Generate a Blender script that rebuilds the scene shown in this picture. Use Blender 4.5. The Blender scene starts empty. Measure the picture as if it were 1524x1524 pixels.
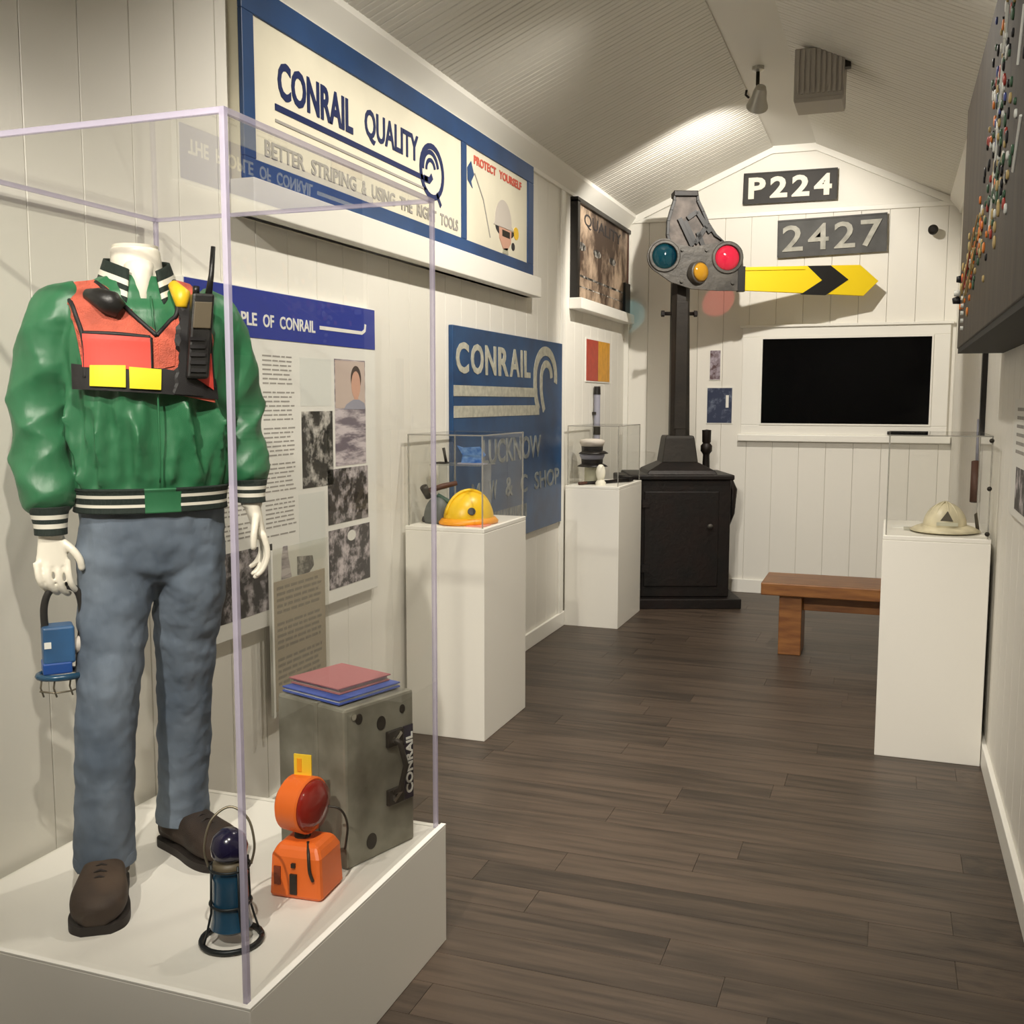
import bpy, bmesh, math, random
from mathutils import Vector, Matrix
random.seed(11)
S = bpy.context.scene
COL = S.collection
R = math.radians

# ------------------------------------------------------------------ camera, world, exposure
cam_d = bpy.data.cameras.new('camera'); cam = bpy.data.objects.new('camera', cam_d); COL.objects.link(cam)
cam_d.sensor_fit = 'HORIZONTAL'; cam_d.sensor_width = 36.0
cam_d.lens = 36.0*1545/1524; cam_d.clip_start = 0.05; cam_d.clip_end = 60
cam.location = (0, 0, 1.55)
cam.rotation_mode = 'QUATERNION'
cam.rotation_quaternion = (Matrix.Rotation(R(19.95), 3, 'Z') @ Matrix.Rotation(R(90-6.1), 3, 'X') @ Matrix.Rotation(R(0.1), 3, 'Z')).to_quaternion()
S.camera = cam
world = bpy.data.worlds.new('world'); S.world = world; world.use_nodes = True
world.node_tree.nodes['Background'].inputs[0].default_value = (1, .95, .88, 1)
world.node_tree.nodes['Background'].inputs[1].default_value = 0.02
S.view_settings.view_transform = 'Standard'; S.view_settings.look = 'None'
S.view_settings.gamma = 1; S.view_settings.use_curve_mapping = False
S.view_settings.exposure = 0.38
try:
    S.cycles.transparent_max_bounces = 32
    S.cycles.max_bounces = 10; S.cycles.diffuse_bounces = 5
except Exception: pass
LAMP_COL = (1.0, .935, .835)
# track heads: position, aim point, watts, cone degrees, blend   (all hang from the ridge track)
HEADS = [((-.815, 6.50, 3.29), (-1.45, 8.53, 1.70), 128, 108, .35),
         ((-.80, 4.70, 3.33), (-2.11, 5.20, .95), 92, 122, .8),
         ((-.80, 3.30, 3.33), (-2.11, 4.00, .75), 92, 118, .8),
         ((-.72, 4.45, 3.33), (.45, 4.30, 1.10), 56, 112, .6),
         ((-.40, .55, 3.33), (-1.75, 2.10, .70), 165, 64, .7),
         ((-.85, -.80, 3.33), (-1.50, 4.50, .40), 330, 46, .6),
         ((-.50, -.95, 3.33), (.05, 4.60, .40), 270, 42, .6)]

# ------------------------------------------------------------------ materials
def lin(c):
    f = lambda v: v/12.92 if v <= .04045 else ((v+.055)/1.055)**2.4
    return tuple(f(v/255.) for v in c)+(1,)
M = {}
def mat(name, col, rough=.6, metal=0, var=0, vscale=8, bump=0, bscale=40, col2=None, stretch=(1, 1, 1), coat=0, spec=.5, rnd=0):
    m = bpy.data.materials.new(name); m.use_nodes = True
    nt = m.node_tree; b = nt.nodes['Principled BSDF']
    b.inputs['Base Color'].default_value = lin(col); b.inputs['Roughness'].default_value = rough
    b.inputs['Metallic'].default_value = metal; b.inputs['Specular IOR Level'].default_value = spec
    if coat: b.inputs['Coat Weight'].default_value = coat
    if var or bump or rnd:
        tc = nt.nodes.new('ShaderNodeTexCoord'); mp = nt.nodes.new('ShaderNodeMapping'); mp.inputs['Scale'].default_value = stretch
        nt.links.new(tc.outputs['Object'], mp.inputs['Vector'])
        src = mp.outputs['Vector']
        if rnd:
            oi = nt.nodes.new('ShaderNodeObjectInfo'); vm = nt.nodes.new('ShaderNodeVectorMath'); vm.operation = 'SCALE'
            cx = nt.nodes.new('ShaderNodeCombineXYZ')
            for k in range(3): nt.links.new(oi.outputs['Random'], cx.inputs[k])
            nt.links.new(cx.outputs[0], vm.inputs[0]); vm.inputs['Scale'].default_value = 37.
            va = nt.nodes.new('ShaderNodeVectorMath'); nt.links.new(src, va.inputs[0]); nt.links.new(vm.outputs[0], va.inputs[1]); src = va.outputs[0]
    if var or rnd:
        n = nt.nodes.new('ShaderNodeTexNoise'); n.inputs['Scale'].default_value = vscale; n.inputs['Detail'].default_value = 6
        nt.links.new(src, n.inputs['Vector'])
        r = nt.nodes.new('ShaderNodeValToRGB'); r.color_ramp.elements[0].position = .32; r.color_ramp.elements[1].position = .68
        c2 = col2 or tuple(max(0, v*(1-var)) for v in col)
        r.color_ramp.elements[0].color = lin(c2); r.color_ramp.elements[1].color = lin(col)
        fac = n.outputs['Fac']
        if rnd:
            ma = nt.nodes.new('ShaderNodeMath'); ma.operation = 'MULTIPLY_ADD'; ma.inputs[1].default_value = rnd; ma.inputs[2].default_value = -rnd/2
            mb_ = nt.nodes.new('ShaderNodeMath'); mb_.operation = 'ADD'
            nt.links.new(oi.outputs['Random'], ma.inputs[0]); nt.links.new(fac, mb_.inputs[0]); nt.links.new(ma.outputs[0], mb_.inputs[1]); fac = mb_.outputs[0]
        nt.links.new(fac, r.inputs['Fac']); nt.links.new(r.outputs[0], b.inputs['Base Color'])
    if bump:
        n2 = nt.nodes.new('ShaderNodeTexNoise'); n2.inputs['Scale'].default_value = bscale; n2.inputs['Detail'].default_value = 4
        nt.links.new(src, n2.inputs['Vector'])
        bp = nt.nodes.new('ShaderNodeBump'); bp.inputs['Strength'].default_value = bump; bp.inputs['Distance'].default_value = .01
        nt.links.new(n2.outputs['Fac'], bp.inputs['Height']); nt.links.new(bp.outputs[0], b.inputs['Normal'])
    M[name] = m
    return m
mat('wall_paint', (234, 231, 222), .55, bump=.04, bscale=60)
mat('ceiling_paint', (222, 219, 210), .5)
mat('trim_paint', (240, 238, 230), .4)
mat('plinth_paint', (236, 233, 224), .45)
mat('floor_plank', (86, 72, 60), .45, var=1, vscale=2.0, col2=(52, 43, 35), stretch=(1.3, 15, 1), bump=.10, bscale=5, rnd=.20)
mat('lilac_edge', (214, 208, 226), .15, spec=.7)
mat('sign_blue', (36, 74, 124), .45, var=.18, vscale=3)
mat('sign_navy', (20, 36, 84), .45)
mat('header_blue', (28, 50, 150), .4)
mat('cream', (232, 226, 204), .5, var=.06, vscale=3)
mat('paper', (232, 231, 224), .6)
mat('tan_paper', (176, 162, 140), .7)  # flat grey-tan tone for the sleeved text sheet
mat('ink', (44, 42, 46), .6)
mat('grey_ink', (158, 154, 148), .7)
mat('letter_grey', (196, 194, 178), .6, var=.15, vscale=30)
mat('letter_dim', (150, 156, 156), .7, var=.3, vscale=20)
mat('enamel_blue', (22, 74, 122), .35, var=.3, vscale=5, col2=(12, 52, 94))
mat('black_frame', (24, 20, 17), .4)
mat('screen', (3, 3, 4), .12, spec=.3)
mat('iron', (17, 15, 13), .5, metal=.3, var=.4, vscale=6, bump=.25, bscale=30, col2=(28, 17, 13))
mat('iron_brown', (44, 38, 31), .55, metal=.2, var=.3, vscale=8, bump=.2, bscale=40)
mat('cast_grey', (84, 80, 74), .5, metal=.2, var=.3, vscale=10, bump=.25, bscale=40)
mat('bracket_grey', (112, 102, 95), .6, var=.4, vscale=14, bump=.3, bscale=40)
mat('signal_yellow', (240, 208, 28), .4)
mat('signal_black', (18, 17, 17), .5)
mat('bench_wood', (150, 100, 52), .4, var=.3, vscale=3, stretch=(2, 12, 12), bump=.05, bscale=8, col2=(116, 70, 34))
mat('plate_black', (46, 42, 38), .6, var=.3, vscale=6)
mat('plate_grey', (78, 78, 76), .6, var=.35, vscale=8, col2=(58, 57, 55))
mat('numeral_white', (232, 228, 212), .5)
mat('numeral_worn', (190, 188, 176), .6, var=.25, vscale=12)
mat('mannequin_white', (244, 238, 222), .35)
mat('jacket_green', (52, 116, 78), .42, var=.12, vscale=9, bump=.22, bscale=7, col2=(44, 108, 70), stretch=(4, 4, 1.3))
mat('rib_dark', (24, 38, 32), .8, bump=.3, bscale=200, stretch=(1, 1, .05))
mat('rib_white', (226, 222, 208), .8)
mat('denim', (116, 128, 142), .85, var=.5, vscale=5, bump=.4, bscale=14, col2=(74, 87, 103), stretch=(1.4, 1.4, .7))
mat('boot_brown', (78, 62, 48), .75, var=.4, vscale=10, bump=.3, bscale=30, col2=(46, 34, 26))
mat('boot_dark', (58, 42, 30), .75, var=.4, vscale=10, bump=.3, bscale=30, col2=(32, 22, 16))
mat('sole', (34, 26, 22), .7)
mat('vest_orange', (220, 104, 80), .7, bump=.5, bscale=300, var=.15, vscale=30)
mat('vest_red', (240, 78, 66), .6)
mat('vest_yellow', (246, 226, 40), .5)
mat('vest_black', (28, 26, 27), .6)
mat('radio_black', (30, 29, 28), .4, bump=.1, bscale=60)
mat('radio_brown', (94, 84, 66), .5)
mat('badge_yellow', (240, 196, 40), .4)
mat('tool_steel', (150, 148, 134), .5, metal=.25, var=.35, vscale=7, bump=.12, bscale=20, col2=(104, 100, 86))
mat('dark_steel', (52, 48, 42), .5, metal=.5)
mat('chrome', (200, 198, 190), .15, metal=1)
mat('folder_red', (158, 96, 98), .6)
mat('folder_blue', (62, 84, 160), .6)
mat('safety_orange', (230, 108, 34), .45, bump=.08, bscale=30)
mat('orange_label', (120, 50, 20), .6)
mat('tag_yellow', (240, 200, 48), .5)
mat('lantern_blue', (32, 78, 108), .25, var=.3, vscale=6, coat=.3)
mat('lantern_navy', (22, 18, 48), .2, coat=.5)
mat('lantern_wire', (40, 44, 46), .4, metal=.6)
mat('bail_wire', (130, 122, 104), .4, metal=.7)
mat('held_blue', (58, 106, 156), .4, var=.25, vscale=8)
mat('held_blue_dark', (30, 76, 150), .4)
mat('strap_black', (34, 31, 28), .6)
mat('hat_yellow', (240, 196, 30), .35)
mat('hat_orange', (240, 160, 30), .4)
mat('hat_grey', (98, 104, 102), .5, var=.3, vscale=8)
mat('strap_green', (52, 78, 66), .6)
mat('leather_brown', (84, 52, 38), .6)
mat('helmet_cream', (222, 212, 180), .4, var=.2, vscale=10)
mat('emblem_dark', (60, 52, 34), .5)
mat('cap_grey', (150, 150, 164), .7)
mat('cap_pale', (202, 194, 184), .7)
mat('stand_beige', (176, 174, 152), .6)
mat('pink_card', (232, 150, 130), .6)
mat('card_blue', (56, 106, 184), .5, var=.3, vscale=40, col2=(130, 170, 220))
mat('flag_red', (184, 70, 52), .5, var=.1, vscale=20)
mat('flag_yellow', (224, 160, 40), .5, var=.1, vscale=20)
mat('board_wood', (72, 64, 55), .6, var=.35, vscale=3, stretch=(3, 3, .4), bump=.15, bscale=15)
mat('board_dark', (22, 20, 16), .7)
mat('duct_grey', (172, 166, 158), .5)
mat('lamp_metal', (196, 194, 186), .3, metal=.55)
mat('skin', (206, 160, 138), .7)
mat('hair', (62, 44, 38), .7)
mat('print_beige', (196, 178, 168), .7)
mat('orange_dot', (226, 128, 50), .5); mat('white_dot', (222, 224, 218), .5); mat('blue_dot', (70, 84, 150), .5)
mat('green_dot', (60, 92, 68), .5); mat('red_dot', (170, 60, 50), .5); mat('black_dot', (26, 26, 30), .5); mat('tan_dot', (190, 166, 110), .5)
mat('sheet_ink', (132, 120, 104), .7)
mat('sign_red_ink', (204, 92, 74), .6)

def photo(name, scale, dark=(38, 34, 36), light=(214, 208, 204), bias=.5, stretch=(1, 1, 1)):
    m = bpy.data.materials.new(name); m.use_nodes = True; nt = m.node_tree; b = nt.nodes['Principled BSDF']
    b.inputs['Roughness'].default_value = .5
    tc = nt.nodes.new('ShaderNodeTexCoord'); mp = nt.nodes.new('ShaderNodeMapping'); mp.inputs['Scale'].default_value = stretch
    n = nt.nodes.new('ShaderNodeTexNoise'); n.inputs['Scale'].default_value = scale; n.inputs['Detail'].default_value = 9; n.inputs['Roughness'].default_value = .65; n.inputs['Distortion'].default_value = .15
    r = nt.nodes.new('ShaderNodeValToRGB'); r.color_ramp.elements[0].position = bias-.08; r.color_ramp.elements[1].position = bias+.09
    r.color_ramp.elements[0].color = lin(dark); r.color_ramp.elements[1].color = lin(light)
    nt.links.new(tc.outputs['Object'], mp.inputs[0]); nt.links.new(mp.outputs[0], n.inputs['Vector']); nt.links.new(n.outputs['Fac'], r.inputs[0]); nt.links.new(r.outputs[0], b.inputs['Base Color'])
    M[name] = m
photo('photo_crowd', 16, (44, 38, 42), (206, 196, 198), .53)
photo('photo_rail', 11, (30, 28, 26), (220, 216, 208), .55)
photo('photo_shop', 13, (36, 32, 34), (196, 188, 190), .56)
photo('photo_shirt', 9, (110, 100, 112), (206, 196, 200), .5, (1, .6, 3))
photo('photo_sepia', 3.2, (66, 48, 36), (190, 166, 142), .54, (1, 1, .8))
photo('photo_navy', 12, (40, 50, 78), (120, 130, 150), .6)
photo('photo_brick', 14, (88, 64, 66), (176, 166, 178), .5)
def acrylic():
    m = bpy.data.materials.new('acrylic'); m.use_nodes = True; nt = m.node_tree; nt.nodes.clear()
    o = nt.nodes.new('ShaderNodeOutputMaterial'); mx = nt.nodes.new('ShaderNodeMixShader')
    t = nt.nodes.new('ShaderNodeBsdfTransparent'); t.inputs[0].default_value = (.985, .985, .98, 1)
    g = nt.nodes.new('ShaderNodeBsdfGlossy'); g.inputs['Roughness'].default_value = .0
    f = nt.nodes.new('ShaderNodeFresnel'); f.inputs[0].default_value = 1.35
    ge = nt.nodes.new('ShaderNodeNewGeometry'); inv = nt.nodes.new('ShaderNodeMath'); inv.operation = 'SUBTRACT'; inv.inputs[0].default_value = 1
    mu = nt.nodes.new('ShaderNodeMath'); mu.operation = 'MULTIPLY'      # only the outer skin of a pane mirrors
    nt.links.new(ge.outputs['Backfacing'], inv.inputs[1]); nt.links.new(f.outputs[0], mu.inputs[0]); nt.links.new(inv.outputs[0], mu.inputs[1])
    nt.links.new(mu.outputs[0], mx.inputs[0]); nt.links.new(t.outputs[0], mx.inputs[1]); nt.links.new(g.outputs[0], mx.inputs[2]); nt.links.new(mx.outputs[0], o.inputs[0])
    M['acrylic'] = m
acrylic()
def tinted(name, tcol, dcol, mixd):
    m = bpy.data.materials.new(name); m.use_nodes = True; nt = m.node_tree; nt.nodes.clear()
    o = nt.nodes.new('ShaderNodeOutputMaterial')
    t = nt.nodes.new('ShaderNodeBsdfTransparent'); t.inputs[0].default_value = tcol+(1,)
    d = nt.nodes.new('ShaderNodeBsdfPrincipled'); d.inputs['Base Color'].default_value = dcol+(1,); d.inputs['Roughness'].default_value = .08
    d.inputs['Coat Weight'].default_value = .5
    mx = nt.nodes.new('ShaderNodeMixShader'); mx.inputs[0].default_value = mixd
    nt.links.new(t.outputs[0], mx.inputs[1]); nt.links.new(d.outputs[0], mx.inputs[2]); nt.links.new(mx.outputs[0], o.inputs[0])
    M[name] = m
tinted('edge_clear', (.9, .88, .95), (.60, .56, .68), .5)
tinted('edge_thin', (.8, .79, .76), (.5, .49, .45), .45)
tinted('lens_blue', (.12, .62, .82), (.0, .03, .055), .72)
tinted('lens_red', (.95, .10, .14), (.62, .0, .045), .62)
tinted('lens_amber', (.9, .5, .05), (.6, .30, .02), .8)
tinted('lens_flasher', (.7, .06, .02), (.27, .012, .006), .9)
tinted('sleeve_clear', (.95, .95, .93), (.7, .68, .62), .10)
tinted('shelf_clear', (.9, .91, .9), (.6, .6, .58), .2)
def emis(name, col, st):
    m = bpy.data.materials.new(name); m.use_nodes = True; b = m.node_tree.nodes['Principled BSDF']
    b.inputs['Base Color'].default_value = col+(1,); b.inputs['Emission Color'].default_value = col+(1,); b.inputs['Emission Strength'].default_value = st
    M[name] = m
emis('lamp_glow', LAMP_COL, 6.)

# ------------------------------------------------------------------ mesh helpers
class Pl:                      # a flat frame: origin, right, up, normal
    def __init__(s, o, u, v, n): s.o, s.u, s.v, s.n = Vector(o), Vector(u), Vector(v), Vector(n)
    def p(s, a, b, c=0): return s.o+s.u*a+s.v*b+s.n*c
class MB:
    def __init__(s): s.v = []; s.f = []; s.m = []; s.xf = None; s.mi = 0
    def av(s, p):
        p = Vector(p)
        if s.xf is not None: p = s.xf @ p
        s.v.append(p); return len(s.v)-1
    def face(s, ids): s.f.append(tuple(ids)); s.m.append(s.mi)
    def box(s, x0, x1, y0, y1, z0, z1):
        i = [s.av((x, y, z)) for x in (x0, x1) for y in (y0, y1) for z in (z0, z1)]
        for q in ((0, 1, 3, 2), (4, 6, 7, 5), (0, 4, 5, 1), (2, 3, 7, 6), (0, 2, 6, 4), (1, 5, 7, 3)): s.face([i[k] for k in q])
        return s
    def prism(s, pl, pts, c0, c1):
        a = 0
        for k in range(len(pts)): a += pts[k-1][0]*pts[k][1]-pts[k][0]*pts[k-1][1]
        if a < 0: pts = pts[::-1]
        lo = [s.av(pl.p(x, y, c0)) for x, y in pts]; hi = [s.av(pl.p(x, y, c1)) for x, y in pts]
        s.face(hi); s.face(lo[::-1]); n = len(pts)
        for k in range(n): s.face((lo[k], lo[(k+1) % n], hi[(k+1) % n], hi[k]))
        return s
    def rect(s, pl, a0, a1, b0, b1, c0, c1): return s.prism(pl, [(a0, b0), (a1, b0), (a1, b1), (a0, b1)], c0, c1)
    def disc(s, pl, a, b, ra, rb, c0, c1, n=28): return s.prism(pl, [(a+ra*math.cos(2*math.pi*k/n), b+rb*math.sin(2*math.pi*k/n)) for k in range(n)], c0, c1)
    def ribbon(s, pl, pts, w, c0, c1):
        L = []; Rr = []
        for k, p in enumerate(pts):
            a = Vector(pts[max(0, k-1)]); b = Vector(pts[min(len(pts)-1, k+1)]); d = (b-a).normalized(); n = Vector((-d.y, d.x))
            ww = w[k] if isinstance(w, (list, tuple)) else w
            L.append(Vector(p)+n*ww/2); Rr.append(Vector(p)-n*ww/2)
        for k in range(len(pts)-1): s.prism(pl, [tuple(L[k]), tuple(L[k+1]), tuple(Rr[k+1]), tuple(Rr[k])], c0, c1)
        return s
    def loft(s, rings, cap0=True, cap1=True, closed=True):
        I = [[s.av(p) for p in r] for r in rings]; n = len(I[0])
        for a, b in zip(I[:-1], I[1:]):
            for k in range(n if closed else n-1): s.face((a[k], a[(k+1) % n], b[(k+1) % n], b[k]))
        if cap0: s.face(I[0][::-1])
        if cap1: s.face(I[-1])
        return s
    def lathe(s, prof, n=32, c=(0, 0, 0), sx=1, sy=1, cap0=True, cap1=True):
        c = Vector(c)
        return s.loft([[c+Vector((r*sx*math.cos(2*math.pi*k/n), r*sy*math.sin(2*math.pi*k/n), z)) for k in range(n)] for r, z in prof], cap0, cap1)
    def tube(s, pts, rad, n=12, fn=None, flat=1):
        pts = [Vector(p) for p in pts]; N = len(pts); up = None; rings = []
        if not isinstance(rad, (list, tuple)): rad = [rad]*N
        for k in range(N):
            t = (pts[min(N-1, k+1)]-pts[max(0, k-1)]).normalized()
            if up is None:
                up = Vector((0, 0, 1)) if abs(t.z) < .9 else Vector((0, 1, 0))
            x = (up-t*up.dot(t)).normalized(); y = t.cross(x); up = x
            rings.append([pts[k]+(x*math.cos(2*math.pi*j/n)+y*math.sin(2*math.pi*j/n)*flat)*rad[k]*(fn(2*math.pi*j/n, k/(N-1)) if fn else 1) for j in range(n)])
        return s.loft(rings)
    def grid(s, fn, nu, nv):
        I = [[s.av(fn(a/nu, b/nv)) for b in range(nv+1)] for a in range(nu+1)]
        for a in range(nu):
            for b in range(nv): s.face((I[a][b], I[a+1][b], I[a+1][b+1], I[a][b+1]))
        return s
def cr(P, n):                  # Catmull-Rom through control tuples
    out = []; m = len(P)
    for i in range(n+1):
        t = i/n*(m-1); k = min(int(t), m-2); u = t-k
        p = [P[max(0, min(m-1, k+d))] for d in (-1, 0, 1, 2)]
        out.append(tuple(.5*(2*b+(c-a)*u+(2*a-5*b+4*c-d)*u*u+(3*b-a-3*c+d)*u**3) for a, b, c, d in zip(*p)))
    return out
def lerp_table(T, z):
    if z <= T[0][0]: return T[0][1:]
    for a, b in zip(T[:-1], T[1:]):
        if z <= b[0]:
            t = (z-a[0])/(b[0]-a[0]); t = t*t*(3-2*t)
            return tuple(x+(y-x)*t for x, y in zip(a[1:], b[1:]))
    return T[-1][1:]
def rootinv(parent):
    m = Matrix.Identity(4); chain = []
    o = parent
    while o is not None: chain.append(o); o = o.parent
    for o in reversed(chain): m = m @ (Matrix.Translation(o.location) @ o.rotation_euler.to_matrix().to_4x4())
    return m.inverted()
def obj(name, mb, mats, parent=None, smooth=False, bev=0, local=False, kind=None, mods=(), label=None, angle=None):
    me = bpy.data.meshes.new(name)
    inv = rootinv(parent) if (parent is not None and not local) else None
    me.from_pydata([(inv @ v if inv is not None else v) for v in mb.v], [], mb.f)
    bm = bmesh.new(); bm.from_mesh(me); bmesh.ops.recalc_face_normals(bm, faces=bm.faces); bm.to_mesh(me); bm.free()
    if not isinstance(mats, (list, tuple)): mats = [mats]
    for m in mats: me.materials.append(M[m])
    for p, i in zip(me.polygons, mb.m): p.material_index = i
    if smooth:
        for p in me.polygons: p.use_smooth = True
        if angle: 
            try: me.set_sharp_from_angle(angle=R(angle))
            except Exception: pass
    o = bpy.data.objects.new(name, me); COL.objects.link(o); o.parent = parent
    for t, kw in mods:
        md = o.modifiers.new(t.lower(), t)
        for k, v in kw.items(): setattr(md, k, v)
    if bev:
        md = o.modifiers.new('bevel', 'BEVEL'); md.width = bev; md.segments = 2; md.limit_method = 'ANGLE'
    if kind: o['kind'] = kind
    if label: o['label'] = label
    return o
def tag(o, label, cat, group=None):
    o['label'] = label; o['category'] = cat
    if group: o['group'] = group
    return o
def thing(name, label, cat, loc, rz=0, group=None):
    o = bpy.data.objects.new(name, None); COL.objects.link(o); o.location = loc; o.rotation_euler = (0, 0, rz); o.empty_display_size = .1
    return tag(o, label, cat, group)
def struct(name, mb, m, parent=None, **k):
    o = obj(name, mb, m, parent, **k)
    if parent is None: o['kind'] = 'structure'
    return o
def lettering(txt, pl, a0, a1, b0, b1, c0, c1, m, parent, bold=.02, name='lettering'):
    if ' ' in txt:                                     # every word is a piece of its own
        n = len(txt); i = 0
        for w in txt.split(' '):
            lettering(w, pl, a0+(a1-a0)*i/n, a0+(a1-a0)*(i+len(w)-.08)/n, b0, b1, c0, c1, m, parent, bold, name); i += len(w)+1
        return
    cu = bpy.data.curves.new('t', 'FONT'); cu.body = txt; cu.size = 1; cu.extrude = .5; cu.offset = bold; cu.resolution_u = 3
    t = bpy.data.objects.new('t', cu); me = bpy.data.meshes.new_from_object(t)
    xs = [v.co.x for v in me.vertices]; ys = [v.co.y for v in me.vertices]
    x0, x1, y0, y1 = min(xs), max(xs), min(ys), max(ys)
    inv = rootinv(parent)
    for v in me.vertices:
        v.co = inv @ pl.p(a0+(a1-a0)*(v.co.x-x0)/(x1-x0), b0+(b1-b0)*(v.co.y-y0)/(y1-y0), c0 if v.co.z < 0 else c1)
    bpy.data.objects.remove(t); bpy.data.curves.remove(cu)
    me.name = name; me.materials.clear(); me.materials.append(M[m])
    o = bpy.data.objects.new(name, me); COL.objects.link(o); o.parent = parent
    return o
def textbars(pl, a0, a1, b0, b1, pitch, h, c, m, parent, gap_every=0, name='text_column'):
    mb = MB(); b = b1; k = 0
    while b > b0:
        k += 1
        if not (gap_every and k % gap_every == 0):
            e = a1-(a1-a0)*random.uniform(0, .12)
            x = a0
            while x < e-.01:
                w = random.uniform(.018, .06); mb.rect(pl, x, min(e, x+w), b-h, b, c, c+.0006); x += w+.008
        b -= pitch
    return obj(name, mb, m, parent, kind='stuff')
def place(o, loc, rz=0, scale=None):
    o.location = loc; o.rotation_euler = (0, 0, rz)
    if scale: o.scale = scale
def instance(me, name, parent, loc, scale=(1, 1, 1), rot=(0, 0, 0)):
    o = bpy.data.objects.new(name, me); COL.objects.link(o); o.parent = parent; o.location = loc; o.scale = scale; o.rotation_euler = rot
    return o

# ------------------------------------------------------------------ room shell
XL, XR, YE, YB = -2.11, .45, 8.53, -2.0
ZE, ZR, RX0, RX1 = 3.03, 3.52, -.94, -.61           # eaves, ridge flat
LW = Pl((XL+.012, 0, 0), (0, 1, 0), (0, 0, 1), (1, 0, 0))     # face of the left wall planks
EW = Pl((0, YE-.012, 0), (1, 0, 0), (0, 0, 1), (0, -1, 0))
RW = Pl((XR-.012, 0, 0), (0, -1, 0), (0, 0, 1), (-1, 0, 0))

floor = struct('floor', MB().box(XL-.1, XR+.1, YB-.1, YE+.1, -.1, -.004), 'floor_plank')
unit = MB().box(0, 1, .0006, .1494, -.02, 0); ume = None
y = 1.35
while y < YE:
    x = XL-random.uniform(0, 1.1)
    w = min(.15, YE-y)
    while x < XR:
        a, b = max(x, XL), min(x+1.22, XR)
        if b-a > .02:
            if ume is None:
                o = obj('floor_board', MB().box(0, 1, .0007, .1493, -.02, 0), 'floor_plank', floor); ume = o.data; o.location = (a, y, 0); o.scale = (b-a-.0014, w/.15, 1)
            else: instance(ume, 'floor_board', floor, (a, y, 0), (b-a-.0014, w/.15, 1))
        x += 1.22
    y += .15
struct('floor_rear', MB().box(XL, XR, YB, 1.349, -.02, 0), 'floor_plank', floor)

def planks(parent, axis, a0, a1, z0, z1, pos, sgn, pitch, phase, mname='wall_paint'):
    me = None; k = math.floor((a0-phase)/pitch)
    while True:
        s = phase+k*pitch; e = s+pitch; k += 1
        if s >= a1: break
        s_, e_ = max(s, a0), min(e, a1)
        if e_-s_ < .01: continue
        sc = (e_-s_)/pitch
        if me is None:
            g = .0012; t = .012; b = .0016
            prof = [(g, 0), (g, t-b), (g+b, t), (pitch-g-b, t), (pitch-g, t-b), (pitch-g, 0)]
            mb = MB(); mb.loft([[Vector((u, w, z)) for u, w in prof] for z in (0, 1)])
            o = obj('plank', mb, mname, parent); me = o.data
        else: o = instance(me, 'plank', parent, (0, 0, 0))
        o.scale = (sc, 1, z1-z0)
        if axis == 'L': o.location = (pos, s_, z0); o.rotation_euler = (0, 0, math.pi/2); o.scale = (sc, -1, z1-z0)
        elif axis == 'R': o.location = (pos, s_, z0); o.rotation_euler = (0, 0, math.pi/2)
        else: o.location = (s_, pos, z0); o.scale = (sc, -1, z1-z0)
wl = struct('wall_left', MB().box(XL-.1, XL, YB, YE+.1, 0, ZE+.05), 'wall_paint')
planks(wl, 'L', .7, YE-.012, 0, ZE, XL, 1, .205, 2.138)
wr = struct('wall_right', MB().box(XR, XR+.1, YB, YE+.1, 0, ZE+.05), 'wall_paint')
planks(wr, 'R', 1.2, YE-.012, 0, ZE, XR, -1, .205, 2.138)
gab = [(XL-.1, 0), (XR+.1, 0), (XR+.1, ZE-.04), (XR, ZE), (RX1, ZR), (RX0, ZR), (XL, ZE), (XL-.1, ZE-.04)]
we = struct('wall_end', MB().prism(Pl((0, YE+.1, 0), (1, 0, 0), (0, 0, 1), (0, -1, 0)), gab, 0, .1), 'wall_paint')
planks(we, 'E', XL+.012, XR-.012, 0, 3.0, YE, 1, .205, XL)
struct('wall_back', MB().prism(Pl((0, YB, 0), (1, 0, 0), (0, 0, 1), (0, -1, 0)), gab, 0, .1), 'wall_paint')

# ceiling: two slopes and a narrow flat, beaded boards running up the slopes
ceil = struct('ceiling', MB().prism(Pl((0, YE+.1, 0), (1, 0, 0), (0, 0, 1), (0, -1, 0)),
              [(XL-.1, ZE-.04), (XL, ZE), (RX0, ZR), (RX1, ZR), (XR, ZE), (XR+.1, ZE-.04), (XR+.1, ZR+.2), (XL-.1, ZR+.2)], 0, YE-YB+.2), 'ceiling_paint')
def cboards(xa, za, xb, zb):
    d = Vector((xb-xa, 0, zb-za)); L = d.length; d.normalize(); n = Vector((d.z, 0, -d.x))
    if n.z > 0: n = -n
    P = .088; me = None; y = YE-P
    while y > 3.0:
        if me is None:
            g = .003; t = .008; b = .0035
            prof = [(g, 0), (g, t-b), (g+b, t), (P*.5-.004, t), (P*.5, t-.003), (P*.5+.004, t), (P-g-b, t), (P-g, t-b), (P-g, 0)]
            mb = MB(); mb.loft([[Vector((0, u, 0))+n*w+d*s for u, w in prof] for s in (0, L)])
            o = obj('board', mb, 'ceiling_paint', ceil); me = o.data
        else: o = instance(me, 'board', ceil, (0, 0, 0))
        o.location = (xa, y, za); y -= P
cboards(XL, ZE, RX0, ZR); cboards(XR, ZE, RX1, ZR)

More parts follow.
